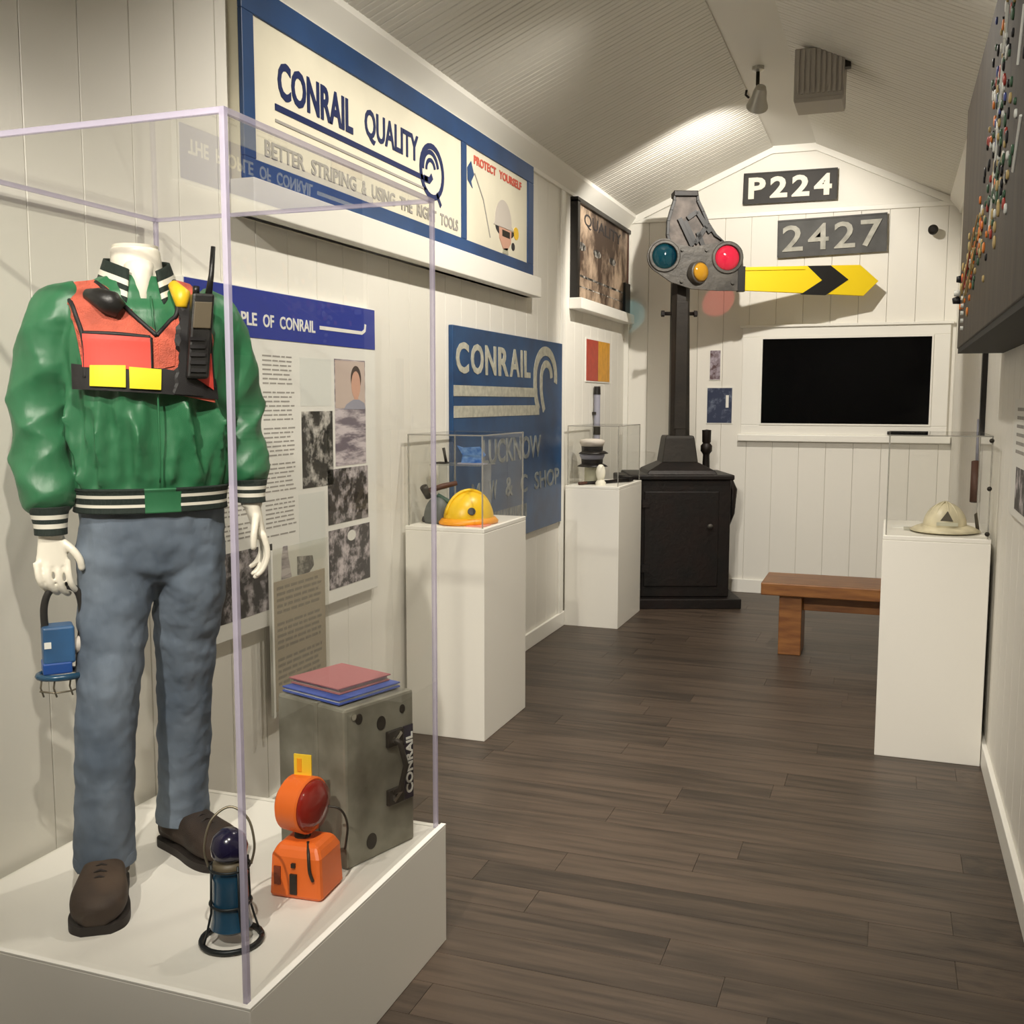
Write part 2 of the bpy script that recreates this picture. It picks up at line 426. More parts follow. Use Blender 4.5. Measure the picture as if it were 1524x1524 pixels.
# baseboards, cornices, gable trims
struct('baseboard_left', MB().box(XL+.012, XL+.03, 0, YE-.03, 0, .10), 'trim_paint', bev=.004)
struct('baseboard_right', MB().box(XR-.032, XR-.012, 0, YE-.03, 0, .10), 'trim_paint', bev=.004)
struct('baseboard_end', MB().box(XL+.03, XR-.032, YE-.03, YE-.012, 0, .11), 'trim_paint', bev=.004)
def cornice(sx, x):
    pr = [(0, 2.935), (.016, 2.935), (.022, 2.955), (.085, 3.035), (.085, 3.065), (0, 3.03)]
    return MB().prism(Pl((x, YE-.03, 0), (sx, 0, 0), (0, 0, 1), (0, -1, 0)), pr, 0, YE-1.0)
struct('trim_1', cornice(1, XL+.012), 'trim_paint'); struct('trim_2', cornice(-1, XR-.012), 'trim_paint')
mb = MB()
for (xa, za), (xb, zb) in (((XL+.03, ZE), (RX0, ZR)), ((RX0, ZR), (RX1, ZR)), ((RX1, ZR), (XR-.03, ZE))):
    mb.prism(EW, [(xa, za), (xb, zb), (xb, zb-.055), (xa, za-.055)], .0, .022)
struct('trim_3', mb, 'trim_paint')
struct('trim_4', MB().rect(EW, XL+.06, XR-.06, 2.995, 3.03, 0, .016), 'trim_paint', bev=.003)
struct('trim_5', MB().box(XL+.012, XL+.026, 6.70, 6.78, .1, 2.935), 'trim_paint', bev=.003)
struct('trim_6', MB().box(XL+.012, XL+.05, YE-.05, YE-.012, .11, 2.94), 'trim_paint', bev=.003)

# ------------------------------------------------------------------ track lights on the ridge
def spotlight(i, pos, aim, watts, cone, blend):
    pos = Vector(pos); d = (Vector(aim)-pos).normalized()
    lab = ['small chrome spotlight hanging from the ceiling ridge above the semaphore'] + ['round metal spotlight on the ceiling ridge above the %s' % s for s in
           ('blue enamel wall sign', 'long framed wall sign', 'dark board of coloured pins', 'mannequin display case', 'room entrance, aimed at the left pedestals', 'room entrance, aimed at the right pedestal')]
    t = thing('ceiling_spotlight', lab[i], 'spotlight', (pos.x, pos.y, ZR), 0, 'spotlights along the ceiling ridge')
    obj('canopy', MB().lathe([(.035, ZR-.0), (.035, ZR-.02), (.012, ZR-.03)], 20, (pos.x, pos.y, 0)), 'lamp_metal', t, True, angle=40)
    top = pos-d*.05+Vector((0, 0, .05))
    obj('stem', MB().tube([(pos.x, pos.y, ZR-.02), (pos.x, pos.y, ZR-.10), top], .011, 10), 'dark_steel', t, True)
    q = d.to_track_quat('Z', 'Y').to_matrix().to_4x4()
    mb = MB(); mb.xf = Matrix.Translation(pos-d*.055) @ q
    mb.lathe([(.0, -.085), (.03, -.08), (.04, -.05), (.046, 0), (.062, .045), (.064, .055), (.056, .055), (.04, .02), (.0, .015)], 24)
    obj('head', mb, 'lamp_metal', t, True, angle=50)
    mb = MB(); mb.xf = Matrix.Translation(pos-d*.055) @ q; mb.lathe([(.0, .022), (.036, .022), (.036, .026), (0, .03)], 20)
    obj('lens', mb, 'lamp_glow', t, True)
    mb = MB(); mb.xf = Matrix.Translation(pos-d*.055) @ q
    mb.tube([(.06, 0, -.01), (.08, 0, -.03), (.08, 0, -.06)], .007, 8); obj('swivel_knob', mb, 'dark_steel', t, True)
    l = bpy.data.lights.new('spot', 'SPOT'); l.energy = watts; l.color = LAMP_COL; l.spot_size = R(cone); l.spot_blend = blend; l.shadow_soft_size = .028
    lo = bpy.data.objects.new('bulb', l); COL.objects.link(lo); lo.parent = t
    lo.location = pos+d*.012-Vector((pos.x, pos.y, ZR)); lo.rotation_mode = 'QUATERNION'; lo.rotation_quaternion = (-d).to_track_quat('Z', 'Y')
for i, h in enumerate(HEADS): spotlight(i, *h)

t = thing('ceiling_unit', 'pale grey louvred box fixed under the ceiling right of the ridge', 'ceiling unit', (-.43, 6.05, 3.3))
obj('casing', MB().box(-.56, -.30, 6.0, 6.25, 3.165, 3.44), 'duct_grey', t, bev=.006)
for k in range(9): obj('slat', MB().box(-.548+k*.0275, -.548+k*.0275+.014, 5.992, 6.0, 3.20, 3.43), 'duct_grey', t)
obj('bottom_panel', MB().box(-.555, -.305, 5.99, 6.25, 3.155, 3.175), 'duct_grey', t, bev=.004)
obj('mounting_bracket', MB().box(-.30, -.27, 6.03, 6.08, 3.33, 3.41), 'dark_steel', t)

# ------------------------------------------------------------------ end wall
t = thing('wall_television', 'black television screen set in a white frame on the end wall', 'television', (-.35, YE-.012, 1.25))
obj('screen', MB().rect(EW, -.985, .285, 1.365, 2.055, .012, .02), 'screen', t)
for a0, a1, b0, b1 in ((-1.13, .40, 2.055, 2.13), (-1.13, .40, 1.29, 1.365), (-1.13, -.985, 1.365, 2.055), (.285, .40, 1.365, 2.055)):
    obj('frame_board', MB().rect(EW, a0, a1, b0, b1, 0, .028), 'trim_paint', t, bev=.004)
for a0, a1, b0, b1 in ((-.985, .285, 2.04, 2.055), (-.985, .285, 1.365, 1.378), (-.985, -.972, 1.378, 2.04), (.272, .285, 1.378, 2.04)):
    obj('inner_bead', MB().rect(EW, a0, a1, b0, b1, .018, .034), 'trim_paint', t)
obj('top_ledge', MB().rect(EW, -1.15, .42, 2.13, 2.15, 0, .045), 'trim_paint', t, bev=.004)
obj('sill', MB().rect(EW, -1.15, .43, 1.235, 1.29, 0, .05), 'trim_paint', t, bev=.006)
tag(obj('sensor_bar', MB().rect(EW, -.02, .29, 1.30, 1.325, .03, .055), 'black_frame', bev=.004), 'slim black bar under the television at its lower right corner', 'sensor bar')

def number_plate(name, label, a, b, w, h, rot, mplate, txt, mtxt, bold, xf):
    c, s = math.cos(R(rot)), math.sin(R(rot))
    pl = Pl(EW.p(a, b), (c, 0, s), (-s, 0, c), (0, -1, 0))
    t = thing(name, label, 'number plate', EW.p(a, b-h/2))
    obj('plate', MB().rect(pl, -w/2, w/2, -h/2, h/2, .0, .03), mplate, t, bev=.004)
    obj('rim', MB().ribbon(pl, [(-w/2, -h/2), (w/2, -h/2), (w/2, h/2), (-w/2, h/2), (-w/2, -h/2)], .012, .03, .036), mplate, t)
    n = len(txt)
    for k, ch in enumerate(txt):
        x0 = -w/2+xf+(w-2*xf)*(k+.10)/n; x1 = -w/2+xf+(w-2*xf)*(k+.90)/n
        lettering(ch, pl, x0, x1, -h*.36, h*.36, .03, .04, mtxt, t, bold, 'numeral')
number_plate('number_plate', 'black plate with white raised P224 high on the gable', -.80, 3.205, .70, .225, -.3, 'plate_black', 'P224', 'numeral_white', .035, .02)
number_plate('number_plate', 'larger grey weathered plate reading 2427 on the end wall', -.478, 2.815, .80, .275, 1.2, 'plate_grey', '2427', 'numeral_worn', .012, .015)

t = thing('wall_sensor', 'small round black camera on the end wall beside the 2427 plate', 'camera', EW.p(.243, 2.79))
mb = MB(); mb.xf = Matrix.Translation(EW.p(.243, 2.813)) @ Matrix.Rotation(R(90), 4, 'X'); mb.lathe([(.012, 0), (.012, .05), (.034, .06), (.036, .10), (.02, .115)], 20)
obj('lens_housing', mb, 'black_frame', t, True, angle=40)
obj('mount', MB().disc(EW, .243, 2.813, .025, .025, 0, .008), 'trim_paint', t)
t = thing('wall_print', 'narrow brick-toned photo print on the end wall beside the signal mast', 'print', EW.p(-1.347, 1.725), 0, 'small prints on the end wall')
obj('backing', MB().rect(EW, -1.392, -1.302, 1.72, 1.962, 0, .006), 'paper', t); obj('picture', MB().rect(EW, -1.388, -1.306, 1.725, 1.958, .006, .007), 'photo_brick', t)
t = thing('wall_print', 'dark blue square print on the end wall below the narrow one', 'print', EW.p(-1.305, 1.37), 0, 'small prints on the end wall')
obj('backing', MB().rect(EW, -1.41, -1.20, 1.37, 1.665, 0, .006), 'paper', t); obj('picture', MB().rect(EW, -1.404, -1.206, 1.377, 1.658, .006, .007), 'photo_navy', t)
obj('highlight_panel', MB().rect(EW, -1.255, -1.232, 1.50, 1.60, .007, .008), 'paper', t)

# ------------------------------------------------------------------ left wall signs
t = thing('framed_sign', 'long blue-framed sign reading CONRAIL QUALITY high on the left wall', 'sign', LW.p(4.5, 2.16))
D = .05
obj('backing', MB().rect(LW, 3.03, 6.0, 2.17, 2.93, 0, D-.012), 'cream', t)
for a0, a1, b0, b1 in ((3.03, 6.0, 2.83, 2.93), (3.03, 6.0, 2.285, 2.36), (3.03, 3.10, 2.36, 2.83), (5.90, 6.0, 2.36, 2.83), (4.90, 4.96, 2.36, 2.83)):
    obj('blue_border', MB().rect(LW, a0, a1, b0, b1, D-.012, D+.004), 'sign_blue', t, bev=.003)
obj('face_panel', MB().rect(LW, 3.10, 4.90, 2.36, 2.83, D-.012, D-.004), 'cream', t)
obj('poster_panel', MB().rect(LW, 4.96, 5.90, 2.36, 2.83, D-.012, D-.004), 'cream', t)
obj('ledge', MB().rect(LW, 3.02, 6.03, 2.17, 2.285, 0, D+.045), 'trim_paint', t, bev=.004)
c0, c1 = D-.004, D-.001
lettering('CONRAIL', LW, 3.25, 3.79, 2.60, 2.73, c0, c1, 'sign_navy', t, .03)
lettering('QUALITY', LW, 3.89, 4.40, 2.60, 2.735, c0, c1, 'sign_navy', t, .02)
obj('underline', MB().rect(LW, 3.23, 4.50, 2.555, 2.577, c0, c1), 'sign_navy', t)
obj('rail_line', MB().rect(LW, 3.23, 4.48, 2.515, 2.525, c0, c1), 'grey_ink', t)
lettering('BETTER STRIPING & USING THE RIGHT TOOLS', LW, 3.16, 4.86, 2.385, 2.44, c0, c1, 'grey_ink', t, .025)
def arc(cx, cy, rx, ry, a0, a1, n=26): return [(cx+rx*math.cos(R(a0+(a1-a0)*k/n)), cy+ry*math.sin(R(a0+(a1-a0)*k/n))) for k in range(n+1)]
mb = MB()
mb.ribbon(LW, arc(4.55, 2.61, .125, .115, -250, 75+35), .026, c0, c1)
for r_, w_ in ((.085, .02), (.048, .018)): mb.ribbon(LW, arc(4.535, 2.615, r_, r_*.95, 15, 185), w_, c0, c1)
mb.ribbon(LW, [(4.46, 2.566), (4.52, 2.566), (4.55, 2.59)], .03, c0, c1)
mb.ribbon(LW, [(4.60, 2.52), (4.65, 2.47)], .022, c0, c1)
obj('wheel_emblem', mb, 'sign_navy', t)
lettering('PROTECT YOURSELF', LW, 5.07, 5.80, 2.755, 2.80, c0, c1, 'sign_red_ink', t, .03, 'heading')
for nm, m_, pts in (('figure_hair', 'ink', arc(5.53, 2.50, .15, .05, 180, 360)),
                    ('figure_face', 'skin', [(5.43, 2.50), (5.63, 2.50), (5.62, 2.43), (5.56, 2.385), (5.50, 2.385), (5.44, 2.44)]),
                    ('figure_neck', 'stand_beige', [(5.50, 2.39), (5.57, 2.40), (5.58, 2.365), (5.49, 2.365)])):
    obj(nm, MB().prism(LW, pts, c0, c1 if nm != 'figure_hair' else c1-.001), m_, t)
obj('figure_goggles', MB().rect(LW, 5.48, 5.60, 2.455, 2.49, c1, c1+.001), 'dark_steel', t)
obj('figure_helmet', MB().prism(LW, arc(5.50, 2.525, .13, .125, 0, 180)+[(5.35, 2.50), (5.68, 2.505)], c0, c1), 'cap_pale', t)
obj('figure_ear_cup', MB().disc(LW, 5.71, 2.50, .04, .035, c0, c1), 'badge_yellow', t)
obj('figure_ear_pad', MB().disc(LW, 5.66, 2.42, .025, .022, c0, c1), 'ink', t)
obj('margin_emblem', MB().prism(LW, [(4.98, 2.72), (5.03, 2.76), (5.07, 2.70), (5.03, 2.66), (5.05, 2.63), (4.985, 2.66)], c0, c1), 'sign_blue', t)
obj('drawn_line', MB().ribbon(LW, [(5.08, 2.71), (5.2, 2.6), (5.3, 2.42)], .008, c0, c1), 'grey_ink', t)

t = thing('history_panel', 'white history panel with blue heading about people behind the mannequin', 'panel', LW.p(3.4, .74))
obj('board', MB().rect(LW, 2.72, 3.99, .745, 1.935, 0, .03), 'paper', t, bev=.003)
obj('header_band', MB().rect(LW, 2.722, 3.985, 1.765, 1.93, .03, .032), 'header_blue', t)
c0, c1 = .032, .0335
lettering('THE PEOPLE OF CONRAIL', LW, 2.76, 3.50, 1.805, 1.85, c0, c1, 'paper', t, .02)
obj('heading_line', MB().ribbon(LW, [(3.53, 1.828), (3.80, 1.828), (3.87, 1.828), (3.895, 1.84), (3.90, 1.865)], .014, c0, c1), 'paper', t)
textbars(LW, 2.80, 3.06, 1.08, 1.71, .016, .0055, .03, 'grey_ink', t, 9)
textbars(LW, 3.14, 3.345, 1.06, 1.71, .016, .0055, .03, 'grey_ink', t, 8)
obj('caption_panel', MB().rect(LW, 3.385, 3.615, 1.53, 1.71, .03, .0305), 'white_dot', t)
obj('caption_panel', MB().rect(LW, 3.36, 3.55, .94, 1.20, .03, .0305), 'white_dot', t)
for nm, m_, a0, a1, b0, b1 in (('photograph', 'photo_rail', 3.39, 3.62, 1.22, 1.51), ('photograph', 'photo_shirt', 3.64, 3.895, 1.29, 1.715),
                               ('photograph', 'photo_shop', 3.575, 3.908, 1.06, 1.28), ('photograph', 'photo_crowd', 3.575, 3.918, .80, 1.037), ('photograph', 'photo_shop', 2.80, 3.175, .805, 1.04)):
    p_ = obj(nm, MB().rect(LW, a0, a1, b0, b1, .03, .031), m_, t)
    if m_ == 'photo_shirt':
        obj('photo_background', MB().rect(LW, 3.645, 3.89, 1.52, 1.71, .031, .0314), 'print_beige', p_)
        obj('portrait_hair', MB().disc(LW, 3.815, 1.640, .044, .052, .0314, .0317), 'hair', p_)
        obj('portrait_face', MB().disc(LW, 3.813, 1.614, .038, .056, .0317, .0320), 'skin', p_)
        obj('portrait_neck', MB().rect(LW, 3.798, 3.832, 1.54, 1.575, .0314, .0316), 'skin', p_)
        obj('portrait_shoulders', MB().prism(LW, [(3.71, 1.515), (3.73, 1.535), (3.79, 1.555), (3.84, 1.555), (3.885, 1.54), (3.892, 1.515)], .0316, .0318), 'cap_grey', p_)
    if b0 == .80:
        obj('hard_hat', MB().disc(LW, 3.76, 1.0, .035, .022, .031, .0314), 'paper', p_)
obj('cut_out_figure', MB().prism(LW, [(3.23, .90), (3.235, .98), (3.245, 1.02), (3.275, 1.02), (3.28, .98), (3.30, .90)], .03, .031), 'photo_shirt', t)
obj('cut_out_figure', MB().prism(LW, [(3.34, .90), (3.34, .97), (3.45, .96), (3.46, .92), (3.42, .895)], .03, .031), 'photo_rail', t)

SL = Pl((XL+.05, 0, 0), (0, 1, 0), (0, 0, 1), (1, 0, 0))
t = thing('text_sheet', 'grey-brown printed text sheet in a clear sleeve below the history panel', 'text sheet', SL.p(3.33, .42, 0))
obj('bracket', MB().rect(SL, 3.25, 3.42, .55, .62, -.038, .0), 'sleeve_clear', t)
obj('sheet', MB().rect(SL, 3.16, 3.52, .425, .90, 0, .004), 'tan_paper', t)
obj('sleeve', MB().rect(SL, 3.135, 3.54, .41, 1.02, .005, .008), 'sleeve_clear', t)
obj('sleeve_edge', MB().rect(SL, 3.135, 3.147, .41, 1.02, .0, .012), 'paper', t)
textbars(SL, 3.18, 3.50, .44, .88, .022, .011, .004, 'sheet_ink', t, 6)

t = thing('enamel_sign', 'blue enamel CONRAIL LUCKNOW sign with white rails and wheel emblem', 'sign', LW.p(5.75, .74))
obj('plate', MB().rect(LW, 4.84, 6.69, .74, 1.93, 0, .025), 'enamel_blue', t, bev=.004)
c0, c1 = .025, .028
for k, ch in enumerate('CONRAIL'):
    x = 4.875+[0, .20, .405, .605, .79, .98, 1.045][k]; w = [.17, .18, .165, .165, .17, .035, .11][k]
    lettering(ch, LW, x, x+w, 1.69, 1.85, c0, c1, 'letter_grey', t, .03, 'letter')
for b0, b1, a1 in ((1.575, 1.63, 6.16), (1.465, 1.525, 6.20)): obj('rail_bar', MB().rect(LW, 4.845, a1, b0, b1, c0, c1), 'letter_grey', t)
obj('wheel_arch', MB().ribbon(LW, cr([(6.19, 1.494), (6.155, 1.54), (6.128, 1.60), (6.12, 1.66)], 10)[:-1]+arc(6.33, 1.70, .21, .165, 170, -12), .058, c0, c1+.0005), 'letter_grey', t)
obj('wheel_arch', MB().ribbon(LW, cr([(6.30, 1.49), (6.27, 1.54), (6.245, 1.60), (6.24, 1.65)], 10)[:-1]+arc(6.345, 1.69, .105, .095, 170, 5), .046, c0, c1+.0005), 'letter_grey', t)
lettering('LUCKNOW', LW, 5.24, 6.24, 1.20, 1.34, c0, c1, 'letter_dim', t, .02)
lettering('M W & C SHOP', LW, 5.08, 6.64, 1.00, 1.11, c0, c1, 'letter_dim', t, .015)
textbars(LW, 5.42, 6.0, .84, .93, .2, .085, c0, 'letter_dim', t, 0, 'worn_letters')

t = thing('framed_photograph', 'sepia workshop photograph in a black frame near the far left corner', 'photograph', LW.p(7.7, 2.2))
obj('picture', MB().rect(LW, 6.98, 8.42, 2.275, 2.91, .02, .035), 'photo_sepia', t)
for a0, a1, b0, b1 in ((6.93, 8.46, 2.90, 2.93), (6.93, 6.985, 2.255, 2.91), (8.30, 8.46, 2.255, 2.50)):
    obj('frame_bar', MB().rect(LW, a0, a1, b0, b1, 0, .055), 'black_frame', t)
obj('frame_bar', MB().rect(LW, 8.42, 8.46, 2.50, 2.90, 0, .04), 'leather_brown', t)
obj('ledge', MB().rect(LW, 6.92, 8.47, 2.18, 2.255, 0, .09), 'trim_paint', t, bev=.004)
lettering('QUALITY', LW, 7.15, 8.20, 2.76, 2.86, .035, .036, 'ink', t, .01)
mb = MB()
for a in (7.10, 7.5, 7.95): mb.disc(LW, a, 2.62, .10, .028, .035, .036)
mb.rect(LW, 7.0, 8.3, 2.41, 2.425, .035, .036); mb.rect(LW, 7.0, 8.3, 2.34, 2.348, .035, .036)
obj('printed_shapes', mb, 'photo_rail', t)

t = thing('flag_print', 'small red and yellow print on the left wall above the far display box', 'print', LW.p(7.67, 1.7))
obj('backing', MB().rect(LW, 7.33, 8.01, 1.69, 2.01, 0, .006), 'paper', t)
obj('red_half', MB().rect(LW, 7.34, 7.66, 1.70, 2.0, .006, .008), 'flag_red', t); obj('yellow_half', MB().rect(LW, 7.66, 8.0, 1.70, 2.0, .006, .008), 'flag_yellow', t)
t = thing('signal_baton', 'slim grey baton with a black tip hung upright on the left wall', 'baton', LW.p(7.56, 1.05))
obj('shaft', MB().tube([LW.p(7.56, 1.06, .03), LW.p(7.56, 1.60, .03)], .024, 12), 'cap_grey', t, True, angle=40)
obj('tip', MB().tube([LW.p(7.56, 1.60, .03), LW.p(7.56, 1.66, .03)], [.027, .024], 12), 'black_frame', t, True, angle=40)
obj('grip', MB().tube([LW.p(7.56, 1.30, .03), LW.p(7.56, 1.38, .03)], .027, 12), 'dark_steel', t, True, angle=40)
obj('clip', MB().rect(LW, 7.53, 7.59, 1.45, 1.47, 0, .03), 'dark_steel', t)

# ------------------------------------------------------------------ pedestals and acrylic covers
def pedestal(x0, x1, y0, y1, h, label):
    t = thing('pedestal', label, 'pedestal', ((x0+x1)/2, (y0+y1)/2, 0), 0, 'white display pedestals')
    obj('body', MB().box(x0, x1, y0, y1, 0, h-.02), 'plinth_paint', t, bev=.003)
    obj('top', MB().box(x0, x1, y0, y1, h-.02, h), 'plinth_paint', t, bev=.003)
    return t
def cover(x0, x1, y0, y1, z0, z1, label, edge, ew, pane=.004, group=None, bolts=()):
    t = thing('acrylic_cover', label, 'display cover', ((x0+x1)/2, (y0+y1)/2, z0), 0, group)
    e = ew
    obj('pane', MB().box(x0+e, x1-e, y0, y0+pane, z0, z1-e), 'acrylic', t); obj('pane', MB().box(x0+e, x1-e, y1-pane, y1, z0, z1-e), 'acrylic', t)
    obj('pane', MB().box(x0, x0+pane, y0+e, y1-e, z0, z1-e), 'acrylic', t); obj('pane', MB().box(x1-pane, x1, y0+e, y1-e, z0, z1-e), 'acrylic', t)
    obj('top_pane', MB().box(x0+e, x1-e, y0+e, y1-e, z1-pane, z1), 'acrylic', t)
    for x in (x0, x1-e):
        for y in (y0, y1-e): obj('edge', MB().box(x, x+e, y, y+e, z0, z1), edge, t)
    for y in (y0, y1-e): obj('edge', MB().box(x0+e, x1-e, y, y+e, z1-e, z1), edge, t)
    for x in (x0, x1-e): obj('edge', MB().box(x, x+e, y0+e, y1-e, z1-e, z1), edge, t)
    for b in bolts:
        mb = MB(); mb.xf = Matrix.Translation(b) @ Matrix.Rotation(R(90), 4, 'X'); mb.lathe([(.008, 0), (.010, .008), (.006, .014)], 12); obj('bolt', mb, 'dark_steel', t, True)
    return t
pedestal(-2.08, -1.69, 4.29, 4.86, .98, 'white pedestal carrying the yellow hard hat by the blue sign')
pedestal(-2.08, -1.70, 6.80, 7.47, .975, 'white pedestal farther along the left wall beside the black cabinet')
pedestal(-.012, .415, 4.72, 5.36, .978, 'white pedestal against the right wall carrying the cream helmet')
cover(-2.07, -1.70, 4.30, 4.85, .98, 1.40, 'clear acrylic cover over the yellow hard hat', 'edge_thin', .006, group='clear covers on pedestals')
cover(-2.07, -1.71, 6.81, 7.45, .975, 1.385, 'clear acrylic cover over the stacked trainman caps', 'edge_thin', .006, group='clear covers on pedestals')
cover(-.002, .405, 4.73, 5.35, .978, 1.41, 'clear acrylic cover over the cream helmet by the right wall', 'edge_thin', .006, group='clear covers on pedestals',
      bolts=((.398, 4.73, 1.39), (.398, 4.73, 1.19), (.398, 4.73, 1.0)))

BZ = .345
t = thing('display_plinth', 'low white plinth under the mannequin display case', 'plinth', (-1.62, 2.13, 0))
obj('body', MB().box(-2.075, -1.15, 1.65, 2.62, 0, BZ), 'plinth_paint', t, bev=.003)
obj('top_rim', MB().box(-1.165, -1.15, 1.65, 2.62, BZ, BZ+.004), 'trim_paint', t); obj('top_rim', MB().box(-2.075, -1.165, 1.65, 1.662, BZ, BZ+.004), 'trim_paint', t)
cover(-2.07, -1.165, 1.664, 2.60, BZ, 2.085, 'tall clear acrylic case enclosing the mannequin', 'edge_clear', .011, .006)

# ------------------------------------------------------------------ items on the near left pedestal
def hat_dome(c, rx, ry, h, n=10): return [(math.cos(R(90*k/n)), h*math.sin(R(90*k/n))) for k in range(n+1)]
t = thing('hard_hat', 'yellow hard hat with round decals on the near left pedestal', 'hard hat', (-1.838, 4.47, .98), R(-35))
pr = [(.125*math.cos(R(a)), .025+.125*math.sin(R(a))) for a in range(0, 90, 9)]+[(.001, .15)]
obj('shell', MB().lathe([(.12, 0)]+pr, 32, sx=.8, sy=1), 'hat_yellow', t, True, local=True)
obj('brim', MB().lathe([(.12, .004), (.128, .0), (.14, .004), (.142, .012), (.126, .03), (.118, .03)], 32, sx=.8, sy=1.06), 'hat_orange', t, True, local=True)
obj('crest_rib', MB().tube([(0, .125*math.cos(R(a)), .027+.128*math.sin(R(a))) for a in range(10, 171, 10)], .009, 8), 'hat_yellow', t, True, local=True)
for a, m_ in ((-60, 'red_dot'), (-25, 'black_dot'), (-95, 'paper')):
    mb = MB(); mb.xf = Matrix.Rotation(R(a), 4, 'Z') @ Matrix.Translation((.098, 0, .065)) @ Matrix.Rotation(R(62), 4, 'Y'); mb.lathe([(.018, 0), (.018, .006)], 16); obj('decal', mb, m_, t, local=True)
t = thing('goggles_helmet', 'dull grey helmet with green strap beside the yellow hard hat', 'helmet', (-1.985, 4.44, .98), R(160))
pr = [(.070*math.cos(R(a)), .02+.105*math.sin(R(a))) for a in range(0, 90, 9)]+[(.001, .135)]
obj('shell', MB().lathe([(.066, 0)]+pr, 28, sx=1, sy=.8), 'hat_grey', t, True, local=True)
obj('strap', MB().tube([(-.045, -.05, .02), (-.055, -.045, .06), (-.04, -.03, .10), (0, 0, .128)], .014, 10), 'strap_green', t, True, local=True)
obj('visor', MB().tube([(.045, -.045, .012), (.062, -.025, .02), (.068, 0, .024), (.062, .025, .02), (.045, .045, .012)], .010, 8), 'strap_black', t, True, local=True)
t = thing('hand_hammer', 'brown-handled tool resting across the grey helmet', 'tool', (-2.02, 4.46, 1.118))
obj('handle', MB().tube([(-2.03, 4.42, 1.128), (-1.97, 4.46, 1.15), (-1.91, 4.50, 1.165)], [.012, .014, .011], 10), 'leather_brown', t, True)
obj('head', MB().tube([(-2.035, 4.40, 1.15), (-2.03, 4.44, 1.10)], [.02, .016], 10), 'dark_steel', t, True)
t = thing('clear_riser', 'clear shelf inside the near left pedestal cover', 'shelf', (-1.9, 4.62, .98))
obj('shelf', MB().box(-2.06, -1.80, 4.52, 4.72, 1.245, 1.249), 'shelf_clear', t)
for x in (-2.05, -1.82): obj('leg', MB().box(x, x+.006, 4.60, 4.70, .98, 1.245), 'shelf_clear', t)
t = thing('blue_card', 'small blue lettered card standing on the clear shelf', 'card', (-1.90, 4.6, 1.249))
pl = Pl((-1.93, 4.6, 1.249), (1, .15, 0), (0, -.25, 1), (.15, -1, -.2))
obj('card', MB().prism(pl, [(0, .0), (.11, .0), (.10, .025), (.125, .045), (.10, .085), (.02, .08), (-.01, .09), (.012, .045)], 0, .004), 'card_blue', t)
obj('foot', MB().box(-1.94, -1.80, 4.575, 4.62, 1.249, 1.255), 'cap_grey', t)
t = thing('metal_bracket', 'small dark bent metal bracket on the clear shelf', 'bracket', (-2.03, 4.6, 1.249))
obj('base', MB().box(-2.055, -2.0, 4.57, 4.62, 1.249, 1.257), 'dark_steel', t, bev=.002)
obj('lever', MB().tube([(-2.008, 4.6, 1.255), (-2.014, 4.6, 1.285), (-2.022, 4.6, 1.325)], [.008, .007, .008], 8), 'dark_steel', t, True)
tag(obj('pink_card', MB().box(-1.80, -1.715, 4.34, 4.44, .98, .984), 'pink_card'), 'pale pink card lying beside the yellow hard hat', 'card')

# ------------------------------------------------------------------ items on the far left pedestal
def trainman_cap(z, mcrown, label, rz):
    t = thing('trainman_cap', label, 'cap', (-1.955, 7.03, z), rz, 'stacked trainman caps')
    obj('band', MB().lathe([(.074, 0), (.076, .035), (.07, .036)], 24), 'black_frame', t, True, local=True, angle=40)
    obj('crown', MB().lathe([(.075, .033), (.088, .06), (.086, .078), (.05, .086), (.001, .088)], 24), mcrown, t, True, local=True)
    obj('peak', MB().grid(lambda u, v: Vector((math.cos(R(-60+120*u))*(.074+.05*v*math.sin(math.pi*u)), math.sin(R(-60+120*u))*(.074+.05*v), .006-.02*v*v)), 14, 4), 'black_frame', t, True, local=True, mods=(('SOLIDIFY', dict(thickness=.004)),))
t = thing('hat_stand', 'beige drum stand under the stacked caps', 'stand', (-1.955, 7.03, .975))
obj('drum', MB().lathe([(.058, .0), (.062, .01), (.052, .02), (.052, .125), (.056, .135), (.0, .137)], 24), 'stand_beige', t, True, local=True, angle=40)
obj('foot_ring', MB().lathe([(.066, 0), (.066, .008), (.05, .01)], 24), 'leather_brown', t, True, local=True, angle=40)
trainman_cap(1.112, 'cap_grey', 'grey trainman cap with black band, lower of the stack', R(-70))
trainman_cap(1.202, 'cap_pale', 'pale trainman cap with black band, top of the stack', R(-60))
t = thing('glass_insulator', 'small white rounded insulator in front of the stacked caps', 'insulator', (-1.865, 6.93, .975))
obj('bulb', MB().lathe([(.022, .035), (.03, .06), (.034, .09), (.026, .125), (.012, .14), (.001, .142)], 20), 'numeral_white', t, True, local=True)
obj('base', MB().lathe([(.036, 0), (.036, .018), (.022, .036)], 20), 'numeral_white', t, True, local=True, angle=40)
t = thing('long_wrench', 'long black iron wrench lying along the far left pedestal', 'wrench', (-1.85, 7.1, .975))
obj('shank', MB().tube([(-1.97, 6.90, .987), (-1.86, 7.05, .988), (-1.75, 7.25, .99)], [.010, .012, .013], 10), 'iron', t, True)
obj('jaw', MB().box(-1.79, -1.73, 7.24, 7.34, .976, 1.012), 'iron', t, bev=.004)
obj('grip', MB().tube([(-2.0, 6.86, .986), (-1.96, 6.915, .988)], .011, 10), 'leather_brown', t, True)

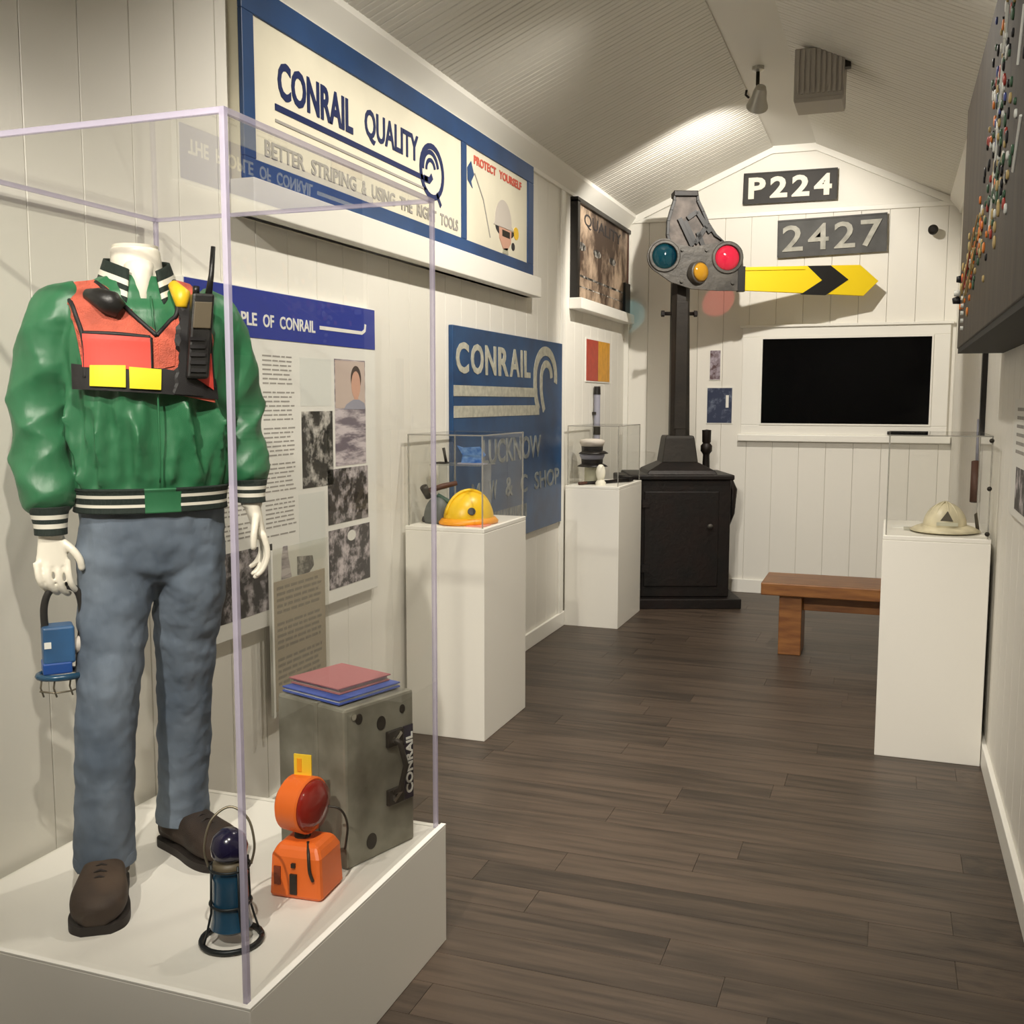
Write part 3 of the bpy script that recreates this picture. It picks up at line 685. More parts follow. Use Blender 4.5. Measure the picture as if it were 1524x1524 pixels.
# ------------------------------------------------------------------ items on the right pedestal
t = thing('brimmed_helmet', 'cream brimmed helmet with a dark emblem on the right pedestal', 'helmet', (.243, 4.93, .985), R(-100))
pr = [(.098*math.cos(R(a)), .02+.105*math.sin(R(a))) for a in range(0, 90, 9)]+[(.001, .125)]
obj('dome', MB().lathe([(.094, .012)]+pr, 32, sx=1.12, sy=.92), 'helmet_cream', t, True, local=True)
obj('brim', MB().lathe([(.092, .02), (.12, .008), (.142, .0), (.146, .004), (.12, .018), (.09, .028)], 32, sx=1.06, sy=1.0), 'helmet_cream', t, True, local=True)
for a in (-50, -20, 20, 50): obj('rib', MB().tube([(.103*math.cos(R(e))*math.cos(R(a)), .085*math.cos(R(e))*math.sin(R(a)), .022+.106*math.sin(R(e))) for e in range(0, 91, 10)], .004, 6), 'helmet_cream', t, True, local=True)
mb = MB(); mb.xf = Matrix.Rotation(R(0), 4, 'Z'); mb.prism(Pl((.1, .02, .052), (-.15, 1, 0), (-.42, 0, .9), (.9, .1, .4)), [(-.025, 0), (.025, 0), (.0, .045)], 0, .006); obj('emblem', mb, 'emblem_dark', t, local=True)
mb = MB(); mb.prism(Pl((.1, .02, .03), (-.15, 1, 0), (-.25, 0, .95), (.95, .1, .2)), [(-.04, 0), (.045, 0), (.045, .016), (-.04, .016)], 0.004, .009); obj('badge', mb, 'stand_beige', t, local=True)
tag(obj('ink_tag', MB().prism(Pl((.375, 4.97, .99), (.35, -.9, 0), (0, 0, 1), (-.9, -.35, 0)), [(0, 0), (.03, 0), (.0, .075), (-.022, .065)], 0, .004), 'emblem_dark'), 'small dark tag leaning beside the cream helmet', 'tag')
for k, (x, y) in enumerate(((.02, 5.02), (.075, 4.93))):
    tag(obj('paper_card', MB().box(x, x+.075, y, y+.12, .978+.002*k, .980+.002*k), ('paper', 'letter_grey')[k]), ('white printed card lying left of the cream helmet', 'greyish folded card lying nearer the cream helmet')[k], 'card')

# ------------------------------------------------------------------ right wall: pin board and small pieces
BX = .256
BP = Pl((BX, 0, 0), (0, -1, 0), (0, 0, 1), (-1, 0, 0))
t = thing('pin_board', 'thick dark wooden board with coloured pins on the right wall', 'board', (BX, 3.5, 1.77))
obj('panel', MB().box(BX, XR-.014, 2.1, 4.87, 1.775, 2.76), ['board_wood'], t, bev=.004)
obj('under_rail', MB().box(BX+.004, XR-.014, 2.1, 4.872, 1.755, 1.775), 'board_dark', t)
path = cr([(3.19, 2.60), (3.25, 2.45), (3.38, 2.34), (3.11, 2.19), (3.30, 2.12), (3.84, 2.08), (4.30, 2.05), (4.45, 1.99)], 160)
dots = ['orange_dot', 'white_dot', 'blue_dot', 'green_dot', 'red_dot', 'black_dot', 'tan_dot', 'black_dot', 'green_dot', 'white_dot']
pme = {}
for k in range(290):
    s = random.random(); (yy, zz) = path[int(s*160)][:2]
    yy += random.gauss(0, .20); zz += random.gauss(0, .060)
    if s > .62: m_ = random.choice(['tan_dot', 'orange_dot', 'white_dot', 'green_dot', 'tan_dot', 'red_dot'])
    elif s > .35: m_ = random.choice(['green_dot', 'white_dot', 'black_dot', 'green_dot', 'tan_dot'])
    else: m_ = random.choice(dots)
    yy = min(4.82, max(2.3, yy)); zz = min(2.72, max(1.84, zz))
    if m_ not in pme:
        o = obj('pin', MB().lathe([(.0125, 0), (.0125, .004), (.009, .006), (.001, .0065)], 8), m_, t, True, local=True); pme[m_] = o.data
    else: o = instance(pme[m_], 'pin', t, (0, 0, 0))
    o.location = Vector((BX, yy, zz))-t.location; o.rotation_euler = (0, R(-90), 0); sc = random.uniform(.7, 1.5); o.scale = (sc, sc, 1)
for k in range(6):
    y0 = random.uniform(3.7, 4.2); z0 = random.uniform(2.06, 2.2)
    obj('string', MB().tube([(BX-.012, y0, z0), (BX-.012, y0+random.uniform(.3, .6), z0-random.uniform(.08, .16))], .0025, 6), random.choice(['tan_dot', 'tan_dot', 'red_dot']), t)
for y0, z0, y1, z1 in ((2.75, 2.46, 2.83, 2.35), (2.7, 2.2, 2.82, 2.1), (3.16, 2.6, 3.28, 2.36), (3.20, 2.62, 3.34, 2.30), (3.3, 2.3, 3.45, 2.05)):
    obj('painted_line', MB().tube([(BX-.002, y0, z0), (BX-.002, y1, z1)], .0045, 6), 'white_dot', t)
for k in range(5): obj('stud', MB().tube([(BX-.004, 4.50-.012*k, 1.955-.03*k), (BX-.014, 4.50-.012*k, 1.955-.03*k)], .008, 8), 'white_dot', t)
obj('knob', MB().tube([(BX, 4.80, 2.06), (BX-.018, 4.80, 2.06)], [.016, .012], 12), 'black_dot', t, True)
obj('knob', MB().tube([(BX, 4.78, 2.0), (BX-.026, 4.78, 2.0)], [.014, .012], 12), 'white_dot', t, True)
obj('knob', MB().tube([(BX, 4.79, 1.975), (BX-.03, 4.79, 1.97)], [.018, .012], 12), 'black_dot', t, True)
tag(obj('cable_conduit', MB().box(XR-.036, XR-.0125, 5.60, 5.66, 1.40, 1.80), 'black_frame'), 'black vertical strip on the right wall below the pin board', 'conduit')
t = thing('wall_knife', 'dark-handled steel tool hung on the right wall behind the cream helmet', 'tool', (XR-.03, 5.72, 1.0))
obj('blade', MB().tube([(XR-.03, 5.80, 1.46), (XR-.03, 5.74, 1.25)], [.012, .02], 8, flat=.4), 'cap_grey', t, True)
obj('handle', MB().tube([(XR-.035, 5.74, 1.25), (XR-.035, 5.68, 1.05)], [.022, .026], 10), 'leather_brown', t, True)
t = thing('wall_notice', 'white notice with dark print on the right wall near the camera', 'notice', (XR-.012, 3.8, 1.15))
obj('backing', MB().rect(RW, -4.25, -3.3, 1.14, 1.56, 0, .008), 'paper', t)
obj('picture', MB().rect(RW, -4.10, -3.45, 1.17, 1.32, .008, .009), 'photo_shop', t)
textbars(RW, -4.15, -3.4, 1.36, 1.53, .03, .012, .008, 'grey_ink', t)
# ------------------------------------------------------------------ bench
t = thing('wooden_bench', 'low warm brown timber bench in front of the television', 'bench', (-.15, 6.66, 0))
obj('seat', MB().box(-.705, .38, 6.40, 6.82, .375, .452), 'bench_wood', t, bev=.006)
for x in (-.60, .17): obj('leg', MB().box(x, x+.135, 6.46, 6.76, 0, .375), 'bench_wood', t, bev=.005)
obj('stretcher', MB().box(-.465, .17, 6.59, 6.63, .26, .35), 'bench_wood', t, bev=.003)

# ------------------------------------------------------------------ semaphore signal in the corner (local x along the arm, local -y faces the room)
SG = thing('semaphore_signal', 'railway semaphore with yellow arm and coloured lenses in the far corner', 'signal', (-1.539, 7.98, 0), R(21))
SP = Pl((0, -.10, 0), (1, 0, 0), (0, 0, 1), (0, -1, 0))
def sig(nm, mb, m_, par=None, **k): return obj(nm, mb, m_, par or SG, local=True, **k)
sig('plinth', MB().box(-.46, .44, -.36, .30, 0, .075), 'iron', bev=.006)
cab = sig('cabinet', MB().box(-.37, .36, -.28, .26, .075, .965), 'iron', bev=.01)
sig('cabinet_lid', MB().box(-.40, .38, -.31, .28, .965, 1.005), 'iron', bev=.01)
sig('cabinet_door', MB().box(-.29, .27, -.296, -.28, .16, .88), 'iron', bev=.006)
sig('door_knob', MB().tube([(.20, -.296, .62), (.20, -.33, .62)], [.014, .02], 12), 'cast_grey', smooth=True)
for z in (.27, .76): sig('hinge', MB().box(-.31, -.25, -.305, -.28, z, z+.06), 'iron')
sig('side_lever', MB().tube([(.365, -.12, .98), (.41, -.13, .88), (.40, -.13, .70), (.375, -.12, .60)], [.03, .032, .026, .016], 10), 'iron', smooth=True)
sig('side_flange', MB().box(-.48, -.38, -.20, .12, .94, .995), 'iron', bev=.008)
sig('pedestal_cone', MB().loft([[Vector((sx*a, sy*b, z)) for sx, sy in ((-1, -1), (1, -1), (1, 1), (-1, 1))] for a, b, z in ((.27, .24, 1.0), (.25, .22, 1.03), (.145, .14, 1.085), (.135, .13, 1.09))]), 'iron', bev=.006)
sig('mast_foot', MB().loft([[Vector((sx*a, sy*a, z)) for sx, sy in ((-1, -1), (1, -1), (1, 1), (-1, 1))] for a, z in ((.137, 1.085), (.112, 1.27), (.106, 1.29))]), 'iron_brown', bev=.008)
sig('mast', MB().loft([[Vector((sx*a+c, sy*a, z)) for sx, sy in ((-1, -.5), (-.5, -1), (.5, -1), (1, -.5), (1, .5), (.5, 1), (-.5, 1), (-1, .5))] for a, c, z in ((.075, .01, 1.28), (.068, 0, 2.25), (.064, 0, 2.95))]), 'iron_brown', smooth=True, angle=30)
sig('mast_panel', MB().box(-.04, .05, -.078, -.06, 1.34, 2.30), 'iron_brown', bev=.004)
sig('cross_pin', MB().tube([(-.135, 0, 2.214), (.125, 0, 2.214)], .014, 10), 'iron', smooth=True)
for x in (-.13, .12): sig('pin_nut', MB().tube([(x-.012, 0, 2.214), (x+.012, 0, 2.214)], .024, 6), 'iron')
sig('valve_stem', MB().lathe([(.03, 1.0), (.026, 1.14), (.03, 1.15), (.045, 1.17), (.045, 1.21), (.028, 1.23), (.034, 1.24), (.036, 1.33), (.0, 1.335)], 16, (.225, 0, 0)), 'iron', smooth=True, angle=40)
# head bracket and spectacle casting
outl = [(-.10, 2.70), (-.125, 2.78), (-.122, 2.88), (-.10, 2.96), (-.078, 3.03), (-.08, 3.085), (.09, 3.085), (.095, 3.03), (.135, 2.95), (.175, 2.86), (.23, 2.78), (.29, 2.735), (.20, 2.69), (.05, 2.67)]
sig('head_bracket', MB().prism(SP, outl, -.06, .02), 'bracket_grey', bev=.006)
sig('bracket_rim', MB().ribbon(SP, outl+[outl[0]], .022, .0, .045), 'signal_black', bev=.002)
sig('bracket_cap', MB().rect(SP, -.085, .095, 3.06, 3.10, -.08, .05), 'iron', bev=.005)
for a, b in (((.06, 2.70), (-.04, 2.90)), ((.02, 2.90), (.09, 2.95)), ((.09, 2.95), (.19, 2.80)), ((.0, 2.88), (.08, 2.72)), ((.08, 2.72), (.16, 2.84)), ((.14, 2.70), (.10, 2.80))):
    sig('bracket_rib', MB().ribbon(SP, [a, b], .032, .02, .046), 'signal_black')
def circ(cx, cz, r, a0, a1, n=14): return [(cx+r*math.cos(R(a0+(a1-a0)*k/n)), cz+r*math.sin(R(a0+(a1-a0)*k/n))) for k in range(n+1)]
hole = 40
def spectacle():
    bm = bmesh.new()
    out = circ(-.15, 2.622, .128, 75, 245, 18)+[(-.10, 2.435), (.05, 2.385), (.25, 2.372), (.44, 2.372), (.44, 2.545)]+circ(.319, 2.612, .122, 25, 105, 8)+[(.2, 2.715), (.06, 2.69), (-.06, 2.71)]
    edges = []
    def loop(pts):
        vs = [bm.verts.new(SP.p(a, b, .03)) for a, b in pts]
        for k in range(len(vs)): edges.append(bm.edges.new((vs[k], vs[(k+1) % len(vs)])))
    loop(out); loop(circ(-.15, 2.622, .094, 0, 351, 39)[:-1]); loop(circ(.319, 2.612, .094, 0, 351, 39)[:-1])
    bmesh.ops.triangle_fill(bm, use_beauty=True, edges=edges)
    for f in list(bm.faces):
        c = f.calc_center_median()
        for cx, cz in ((-.15, 2.622), (.319, 2.612)):
            if math.hypot(c.x-cx, c.z-cz) < .085: bm.faces.remove(f); break
    r = bmesh.ops.extrude_face_region(bm, geom=bm.faces[:])
    bmesh.ops.translate(bm, verts=[v for v in r['geom'] if isinstance(v, bmesh.types.BMVert)], vec=(0, -.03, 0))
    bmesh.ops.recalc_face_normals(bm, faces=bm.faces)
    me = bpy.data.meshes.new('spectacle_casting'); bm.to_mesh(me); bm.free(); me.materials.append(M['cast_grey'])
    o = bpy.data.objects.new('spectacle_casting', me); COL.objects.link(o); o.parent = SG; return o
spectacle()
for nm, cx, cz, m_, lab in (('signal_lens', -.15, 2.622, 'lens_blue', 'dark blue round lens'), ('signal_lens', .319, 2.612, 'lens_red', 'red round lens')):
    mb = MB(); mb.xf = Matrix.Translation((cx, -.135, cz)) @ Matrix.Rotation(R(90), 4, 'X')
    mb.lathe([(.094, 0), (.09, .018), (.07, .036), (.04, .047), (.001, .051)], 32, cap0=False, cap1=False); sig(nm, mb, m_, smooth=True, label=lab)
    mb = MB(); mb.xf = Matrix.Translation((cx, -.155, cz)) @ Matrix.Rotation(R(90), 4, 'X')
    mb.lathe([(.118, -.0), (.118, .012), (.112, .018), (.096, .018), (.09, .006), (.09, 0), (.118, 0)], 32, cap0=False, cap1=False); sig('lens_ring', mb, 'cast_grey', smooth=True, angle=40)
mb = MB(); mb.xf = Matrix.Translation((.10, -.155, 2.503)) @ Matrix.Rotation(R(30), 4, 'Z') @ Matrix.Rotation(R(90), 4, 'X')
mb.lathe([(.082, -.02), (.082, .03), (.074, .036)], 28); sig('amber_housing', mb, 'cast_grey', smooth=True, angle=40)
mb = MB(); mb.xf = Matrix.Translation((.10, -.155, 2.503)) @ Matrix.Rotation(R(30), 4, 'Z') @ Matrix.Rotation(R(90), 4, 'X')
mb.lathe([(.074, .034), (.06, .052), (.03, .064), (.001, .066)], 28); sig('amber_lens', mb, 'lens_amber', smooth=True, label='small amber lens')
for x, z in ((-.02, 2.67), (.16, 2.67), (-.02, 2.44), (.36, 2.43)): sig('bolt', MB().tube([(x, -.155, z), (x, -.175, z)], .014, 6), 'cast_grey')
arm = [(.437, 2.545), (1.316, 2.566), (1.459, 2.447), (1.349, 2.337), (.437, 2.373)]
arm_o = sig('semaphore_arm', MB().prism(SP, arm, .03, .055), 'signal_yellow', bev=.004)
sig('arm_chevron', MB().prism(SP, [(.92, 2.5555), (1.094, 2.5595), (1.231, 2.456), (1.066, 2.3425), (.877, 2.348), (1.033, 2.451)], .0285, .0575), 'signal_black', arm_o)
sig('arm_rib', MB().ribbon(SP, [(.45, 2.525), (.90, 2.535)], .012, .055, .062), 'signal_yellow', arm_o)
sig('arm_clamp', MB().rect(SP, .40, .455, 2.365, 2.55, .015, .066), 'signal_black', bev=.003)

# ------------------------------------------------------------------ mannequin
MN = thing('mannequin', 'headless white mannequin in green jacket, orange vest and blue jeans', 'mannequin', (-1.70, 2.08, BZ), R(48))
def B(l, f, z): return Vector((l, -f, z-BZ))
def part(nm, mb, m_, par=None, **k): return obj(nm, mb, m_, par or MN, local=True, **k)
def cloth_tex(nm, scale):
    tx = bpy.data.textures.new(nm, 'CLOUDS'); tx.noise_scale = scale; tx.noise_depth = 2; return tx
def REM(v, it=4, f=.5, tex=None, st=0):
    r = [('REMESH', dict(mode='VOXEL', voxel_size=v, use_smooth_shade=True)), ('SMOOTH', dict(factor=f, iterations=it))]
    if tex: r += [('DISPLACE', dict(texture=tex, strength=st, mid_level=.5, texture_coords='LOCAL'))]
    return r
TORSO = [(1.285, .004, .0, .172, .118), (1.335, .004, .0, .176, .122), (1.375, .004, .0, .196, .142), (1.46, .0, .0, .198, .15), (1.58, -.004, .0, .196, .148), (1.68, -.006, .0, .196, .140),
         (1.755, -.008, -.005, .188, .118), (1.795, -.009, -.008, .155, .098), (1.82, -.010, -.01, .120, .086), (1.842, -.011, -.01, .084, .076)]
def torso_pt(th, z, grow=0, rip=True):
    cl, cf, hw, hd = lerp_table(TORSO, z)
    e = 2/2.5; c, s = math.cos(th), math.sin(th)
    x = math.copysign(abs(c)**e, c); y = math.copysign(abs(s)**e, s)
    k = 1
    if rip:
        w = (.25+.75*max(0, min(1, (1.66-z)/.16)))*max(0, min(1, (z-1.335)/.03))
        fold = lambda t: 1-2*abs(math.sin(t))**.7
        k += w*(.085*fold(6.5*th+1.2*math.sin(6*z)+.6)+.060*fold(9.5*th+9*z+1.3*math.sin(3*th))+.034*fold(5.5*th-11*z+.8*math.sin(5*th)))
    return B(cl+x*(hw+grow)*k, cf+y*(hd+grow)*k, z)
def front(l, z, off=0):
    cl, cf, hw, hd = lerp_table(TORSO, z)
    u = min(.985, abs((l-cl)/(hw+.002)))
    return cf+hd*(1-u**2.5)**(1/2.5)+off
# body: one continuous white figure (neck, arms, hands show)
mb = MB()
def limb(pts, n=24, segs=16, sub=18): q = cr(pts, sub); mb.tube([B(*p[:3]) for p in q], [p[3] for p in q], segs)
mb.loft([[B(cl+hw*math.cos(2*math.pi*k/28), cf+hd*math.sin(2*math.pi*k/28), z) for k in range(28)] for z, cl, cf, hw, hd in
         ((1.125, 0, 0, .10, .07), (1.17, 0, 0, .14, .09), (1.28, 0, 0, .13, .09), (1.5, 0, 0, .14, .10), (1.7, 0, 0, .16, .10), (1.78, 0, 0, .13, .08), (1.83, -.008, -.01, .075, .065), (1.86, -.010, -.01, .060, .060), (1.905, -.012, -.01, .057, .057), (1.915, -.012, -.01, .050, .050))])
limb([(-.15, 0, 1.75, .05), (-.225, -.02, 1.52, .04), (-.228, .03, 1.30, .029), (-.228, .038, 1.235, .028)])
limb([(.15, 0, 1.75, .05), (.225, -.02, 1.54, .04), (.236, .03, 1.36, .029), (.240, .038, 1.285, .027)])
limb([(-.075, 0, 1.10, .075), (-.115, .05, .86, .05), (-.140, .033, .45, .04), (-.140, .033, .40, .04)])
limb([(.075, 0, 1.10, .075), (.08, -.05, .87, .05), (.082, -.145, .46, .04), (.082, -.145, .40, .04)])
def palm(w, k0, k1, th=.013):        # wrist point to the knuckle line
    rings = []
    for s in [0, .25, .5, .75, 1]:
        a = Vector(w).lerp(Vector(k0), s); b = Vector(w).lerp(Vector(k1), s); c = (a+b)/2; hv = (a-b)/2
        ext = .024*(1-s)+.004; d = (Vector(k0)-Vector(k1)).normalized(); nrm = d.cross((c-Vector(w)) if s > 0 else ((Vector(k0)+Vector(k1))/2-Vector(w))).normalized()
        hw = hv.length+ext; t_ = .021*(1-s)+th*s
        rings.append([B(*(c+d*hw*math.cos(2*math.pi*k/16)+nrm*t_*math.sin(2*math.pi*k/16))) for k in range(16)])
    mb.loft(rings)
def finger(pts, r0=.0088, r1=.0068): q = cr([p+(r0+(r1-r0)*i/(len(pts)-1),) for i, p in enumerate(pts)], 10); mb.tube([B(*p[:3]) for p in q], [p[3] for p in q[:-1]]+[.0045], 10)
# right hand: back towards the viewer, fingers closed round the lantern strap
palm((-.228, .038, 1.238), (-.196, .050, 1.168), (-.262, .040, 1.164))
for i, (l, ln) in enumerate(((-.197, 1.0), (-.219, 1.06), (-.241, 1.0), (-.262, .85))):
    finger([(l, .048, 1.178), (l+.002, .056, 1.168-.024*ln), (l+.008, .052, 1.168-.048*ln), (l+.019, .036, 1.168-.066*ln), (l+.028, .018, 1.168-.068*ln)])
finger([(-.205, .045, 1.222), (-.184, .058, 1.202), (-.170, .062, 1.178), (-.166, .056, 1.152)], .0105, .0082)
# left hand: hanging at the thigh, fingers curled in
palm((.240, .038, 1.290), (.258, .068, 1.208), (.264, .006, 1.206))
for i, (f, ln) in enumerate(((.067, 1.0), (.047, 1.08), (.027, 1.02), (.007, .86))):
    finger([(.259, f, 1.216), (.268, f+.003, 1.208-.030*ln), (.266, f+.004, 1.208-.060*ln), (.252, f+.004, 1.208-.086*ln), (.236, f+.003, 1.208-.098*ln)])
finger([(.244, .060, 1.262), (.236, .078, 1.236), (.230, .086, 1.205), (.230, .084, 1.178)], .0105, .0082)
part('body', mb, 'mannequin_white', smooth=True, mods=REM(.0038, 3))
part('neck_cap', MB().lathe([(.053, 1.911-BZ), (.054, 1.917-BZ), (.0, 1.919-BZ)], 28, (-.012, .01, 0)), 'mannequin_white', smooth=True, angle=40)

# jacket
mb = MB(); n = 110
mb.loft([[torso_pt(2*math.pi*k/n, 1.325+(1.842-1.325)*i/60) for k in range(n)] for i in range(61)])
def sleeve(P, ph):
    q = cr(P, 60)
    def fn(th, s):
        a = .5+.5*math.sin(math.pi*min(1, s*1.1))
        fold = lambda t: 1-2*abs(math.sin(t))**.7
        return 1+a*(.075*fold(13*s+1.6*math.sin(th+ph)+ph)+.055*fold(19*s-1.5*th+2*ph)+.045*fold(1.5*th+9*s+ph))
    mb.tube([B(*p[:3]) for p in q], [p[3] for p in q], 48, fn)
sleeve([(-.125, -.005, 1.775, .066), (-.180, -.008, 1.735, .082), (-.222, -.015, 1.62, .076), (-.236, -.02, 1.50, .073), (-.234, .0, 1.40, .070), (-.230, .022, 1.315, .062), (-.229, .030, 1.290, .040)], .4)
sleeve([(.110, -.005, 1.775, .066), (.162, -.008, 1.735, .080), (.206, -.015, 1.63, .074), (.220, -.02, 1.52, .070), (.226, .0, 1.43, .066), (.236, .022, 1.365, .058), (.239, .030, 1.340, .040)], 1.9)
JK = part('jacket', mb, 'jacket_green', smooth=True, mods=REM(.0058, 2, .4, cloth_tex('jacket_creases', .07), .007))
def rib(P, nm, stripes, par):     # knitted band: control (l,f,z,r), stripes list of (s0,s1) in white
    m2 = MB(); q = cr(P, 20); N = 40; rings = []
    for p in q: rings.append([B(p[0]+p[3]*math.cos(2*math.pi*k/N), p[1]+p[3]*math.sin(2*math.pi*k/N), p[2]) for k in range(N)])
    I = [[m2.av(v) for v in r] for r in rings]
    for i in range(20):
        m2.mi = 1 if any(a <= (i+.5)/20 <= b for a, b in stripes) else 0
        for k in range(N): m2.face((I[i][k], I[i][(k+1) % N], I[i+1][(k+1) % N], I[i+1][k]))
    return part(nm, m2, ['rib_dark', 'rib_white'], par, smooth=True, mods=(('SOLIDIFY', dict(thickness=.004)),))
rib([(-.229, .030, 1.305, .046), (-.229, .031, 1.285, .041), (-.228, .034, 1.262, .037), (-.228, .037, 1.240, .036)], 'cuff', ((.28, .44), (.62, .76)), JK)
rib([(.238, .030, 1.352, .044), (.239, .031, 1.335, .040), (.239, .034, 1.315, .036), (.240, .037, 1.295, .035)], 'cuff', ((.28, .44), (.62, .76)), JK)
m2 = MB(); N = 96; zs = [1.286+(1.346-1.286)*i/16 for i in range(17)]
I = [[m2.av(torso_pt(2*math.pi*k/N, z, .003-.004*math.cos((z-1.316)*50), False)) for k in range(N)] for z in zs]
for i in range(16):
    for k in range(N):
        p = m2.v[I[i][k]]; s = (i+.5)/16
        front_panel = p.y < 0 and -.027 < p.x < .052
        m2.mi = 2 if front_panel else (1 if (.22 < s < .40 or .60 < s < .78) else 0)
        m2.face((I[i][k], I[i][(k+1) % N], I[i+1][(k+1) % N], I[i+1][k]))
part('waistband', m2, ['rib_dark', 'rib_white', 'jacket_green'], JK, smooth=True, mods=(('SOLIDIFY', dict(thickness=.005)),))
# standing knitted collar with open front
m2 = MB(); NU = 40; NV = 12
def collar(u, v):
    a = R(-90+38)+R(360-76)*u            # opens at the front
    fl = abs(u-.5)*2
    r = .078+.020*v*fl-.010*v*(1-fl); z = 1.832+.058*v-(.050*fl**2.2)*(1-.35*v)
    return B(-.010+r*math.cos(a+math.pi), -.008-r*.94*math.sin(a+math.pi)*-1, z)
def collar2(u, v):
    a = R(90+24)+R(360-48)*u; fl = abs(u-.5)*2
    r = .094-.024*v+.004*fl; z = 1.822+.070*v-.050*fl**2.4*(1-.2*v)
    return B(-.010+r*math.cos(a), -.010+r*.95*math.sin(a)+.022*fl**3, z)
I = [[m2.av(collar2(a/NU, b/NV)) for b in range(NV+1)] for a in range(NU+1)]
for a in range(NU):
    for b in range(NV):
        s = (b+.5)/NV; m2.mi = 1 if (.18 < s < .34 or .52 < s < .68) else 0
        m2.face((I[a][b], I[a+1][b], I[a+1][b+1], I[a][b+1]))
part('collar', m2, ['rib_dark', 'rib_white'], JK, smooth=True, mods=(('SOLIDIFY', dict(thickness=.006, offset=0)),))
q = [(-.004+.018*(1-s), 1.79-.43*s) for s in [i/30 for i in range(31)]]
part('zip', MB().tube([B(.002, front(.002, z, .006), z) for _, z in q], .0022, 8), 'jacket_green', JK, smooth=True)
# V of white undershirt seen at the neck
part('undershirt', MB().tube([B(-.012, front(0, 1.785)-.01, 1.78), B(-.012, .045, 1.84), B(-.012, .035, 1.865)], [.012, .030, .035], 12), 'mannequin_white', smooth=True)

# vest panels laid over the chest
def panel(nm, poly, m_, par, off=.012, th=.006, cuts=4):
    bm = bmesh.new(); vs = [bm.verts.new((a, 0, b)) for a, b in poly]; bm.faces.new(vs)
    bmesh.ops.triangulate(bm, faces=bm.faces[:])
    for _ in range(cuts):
        ed = [e for e in bm.edges if e.calc_length() > .014]
        if ed: bmesh.ops.subdivide_edges(bm, edges=ed, cuts=1, use_grid_fill=False); bmesh.ops.triangulate(bm, faces=bm.faces[:])
    for v in bm.verts: v.co = B(v.co.x, front(v.co.x, v.co.z, off), v.co.z)
    bmesh.ops.recalc_face_normals(bm, faces=bm.faces)
    if sum(f.normal.y for f in bm.faces) > 0: bmesh.ops.reverse_faces(bm, faces=bm.faces[:])
    me = bpy.data.meshes.new(nm); bm.to_mesh(me); bm.free(); me.materials.append(M[m_])
    o = bpy.data.objects.new(nm, me); COL.objects.link(o); o.parent = par
    md = o.modifiers.new('solidify', 'SOLIDIFY'); md.thickness = th; md.offset = 1
    return o
VE = panel('vest', [(-.178, 1.815), (-.112, 1.822), (-.085, 1.79), (.004, 1.700), (.056, 1.752), (.062, 1.83), (.10, 1.825), (.135, 1.78), (.128, 1.64), (.132, 1.545), (.012, 1.570), (-.147, 1.580), (-.149, 1.70)], 'vest_orange', MN, .010)
panel('pocket', [(-.149, 1.697), (-.011, 1.690), (-.013, 1.617), (-.152, 1.624)], 'vest_red', VE, .016, .006)
panel('chest_panel', [(.005, 1.690), (.05, 1.742), (.040, 1.629), (.006, 1.620)], 'vest_orange', VE, .014, .005)
panel('waist_strap', [(-.172, 1.632), (-.148, 1.628), (.014, 1.622), (.135, 1.600), (.140, 1.552), (.012, 1.565), (-.147, 1.574), (-.172, 1.575)], 'vest_black', VE, .014, .006)
panel('reflective_patch', [(-.139, 1.628), (-.067, 1.628), (-.069, 1.579), (-.141, 1.582)], 'vest_yellow', VE, .022, .004)
panel('reflective_patch', [(-.060, 1.625), (.009, 1.620), (.006, 1.574), (-.061, 1.577)], 'vest_yellow', VE, .022, .004)
panel('side_panel', [(.066, 1.640), (.126, 1.660), (.128, 1.575), (.089, 1.600)], 'vest_red', VE, .022, .004)
panel('holster', [(.055, 1.76), (.10, 1.80), (.122, 1.76), (.118, 1.66), (.10, 1.56), (.035, 1.565), (.045, 1.65)], 'vest_black', VE, .015, .008)
def piping(pts):
    q = cr(pts, 24); part('piping', MB().tube([B(a, front(a, b, .017), b) for a, b in q], .0055, 8), 'vest_black', VE, smooth=True)
piping([(-.178, 1.812), (-.160, 1.74), (-.149, 1.68), (-.150, 1.60)])
piping([(-.112, 1.82), (-.08, 1.785), (-.04, 1.742), (.004, 1.697)]); piping([(.004, 1.697), (.035, 1.73), (.056, 1.756), (.060, 1.83)])
piping([(-.150, 1.700), (-.08, 1.698), (-.011, 1.692)]); piping([(-.011, 1.692), (-.011, 1.66), (-.012, 1.615)]); piping([(.13, 1.79), (.128, 1.70), (.130, 1.58)])
mb = MB(); mb.tube([B(-.135, front(-.13, 1.79, .02), 1.79), B(-.115, front(-.115, 1.785, .03), 1.782), B(-.09, front(-.09, 1.77, .034), 1.768), B(-.07, front(-.07, 1.755, .026), 1.752)], [.012, .022, .028, .02], 14)
part('speaker_mic', mb, 'radio_black', VE, smooth=True)
part('yellow_badge', MB().tube([B(.055, front(.055, 1.825, .02), 1.822), B(.07, front(.07, 1.80, .028), 1.795), B(.066, front(.066, 1.77, .026), 1.765)], [.012, .022, .012], 12), 'badge_yellow', VE, smooth=True)

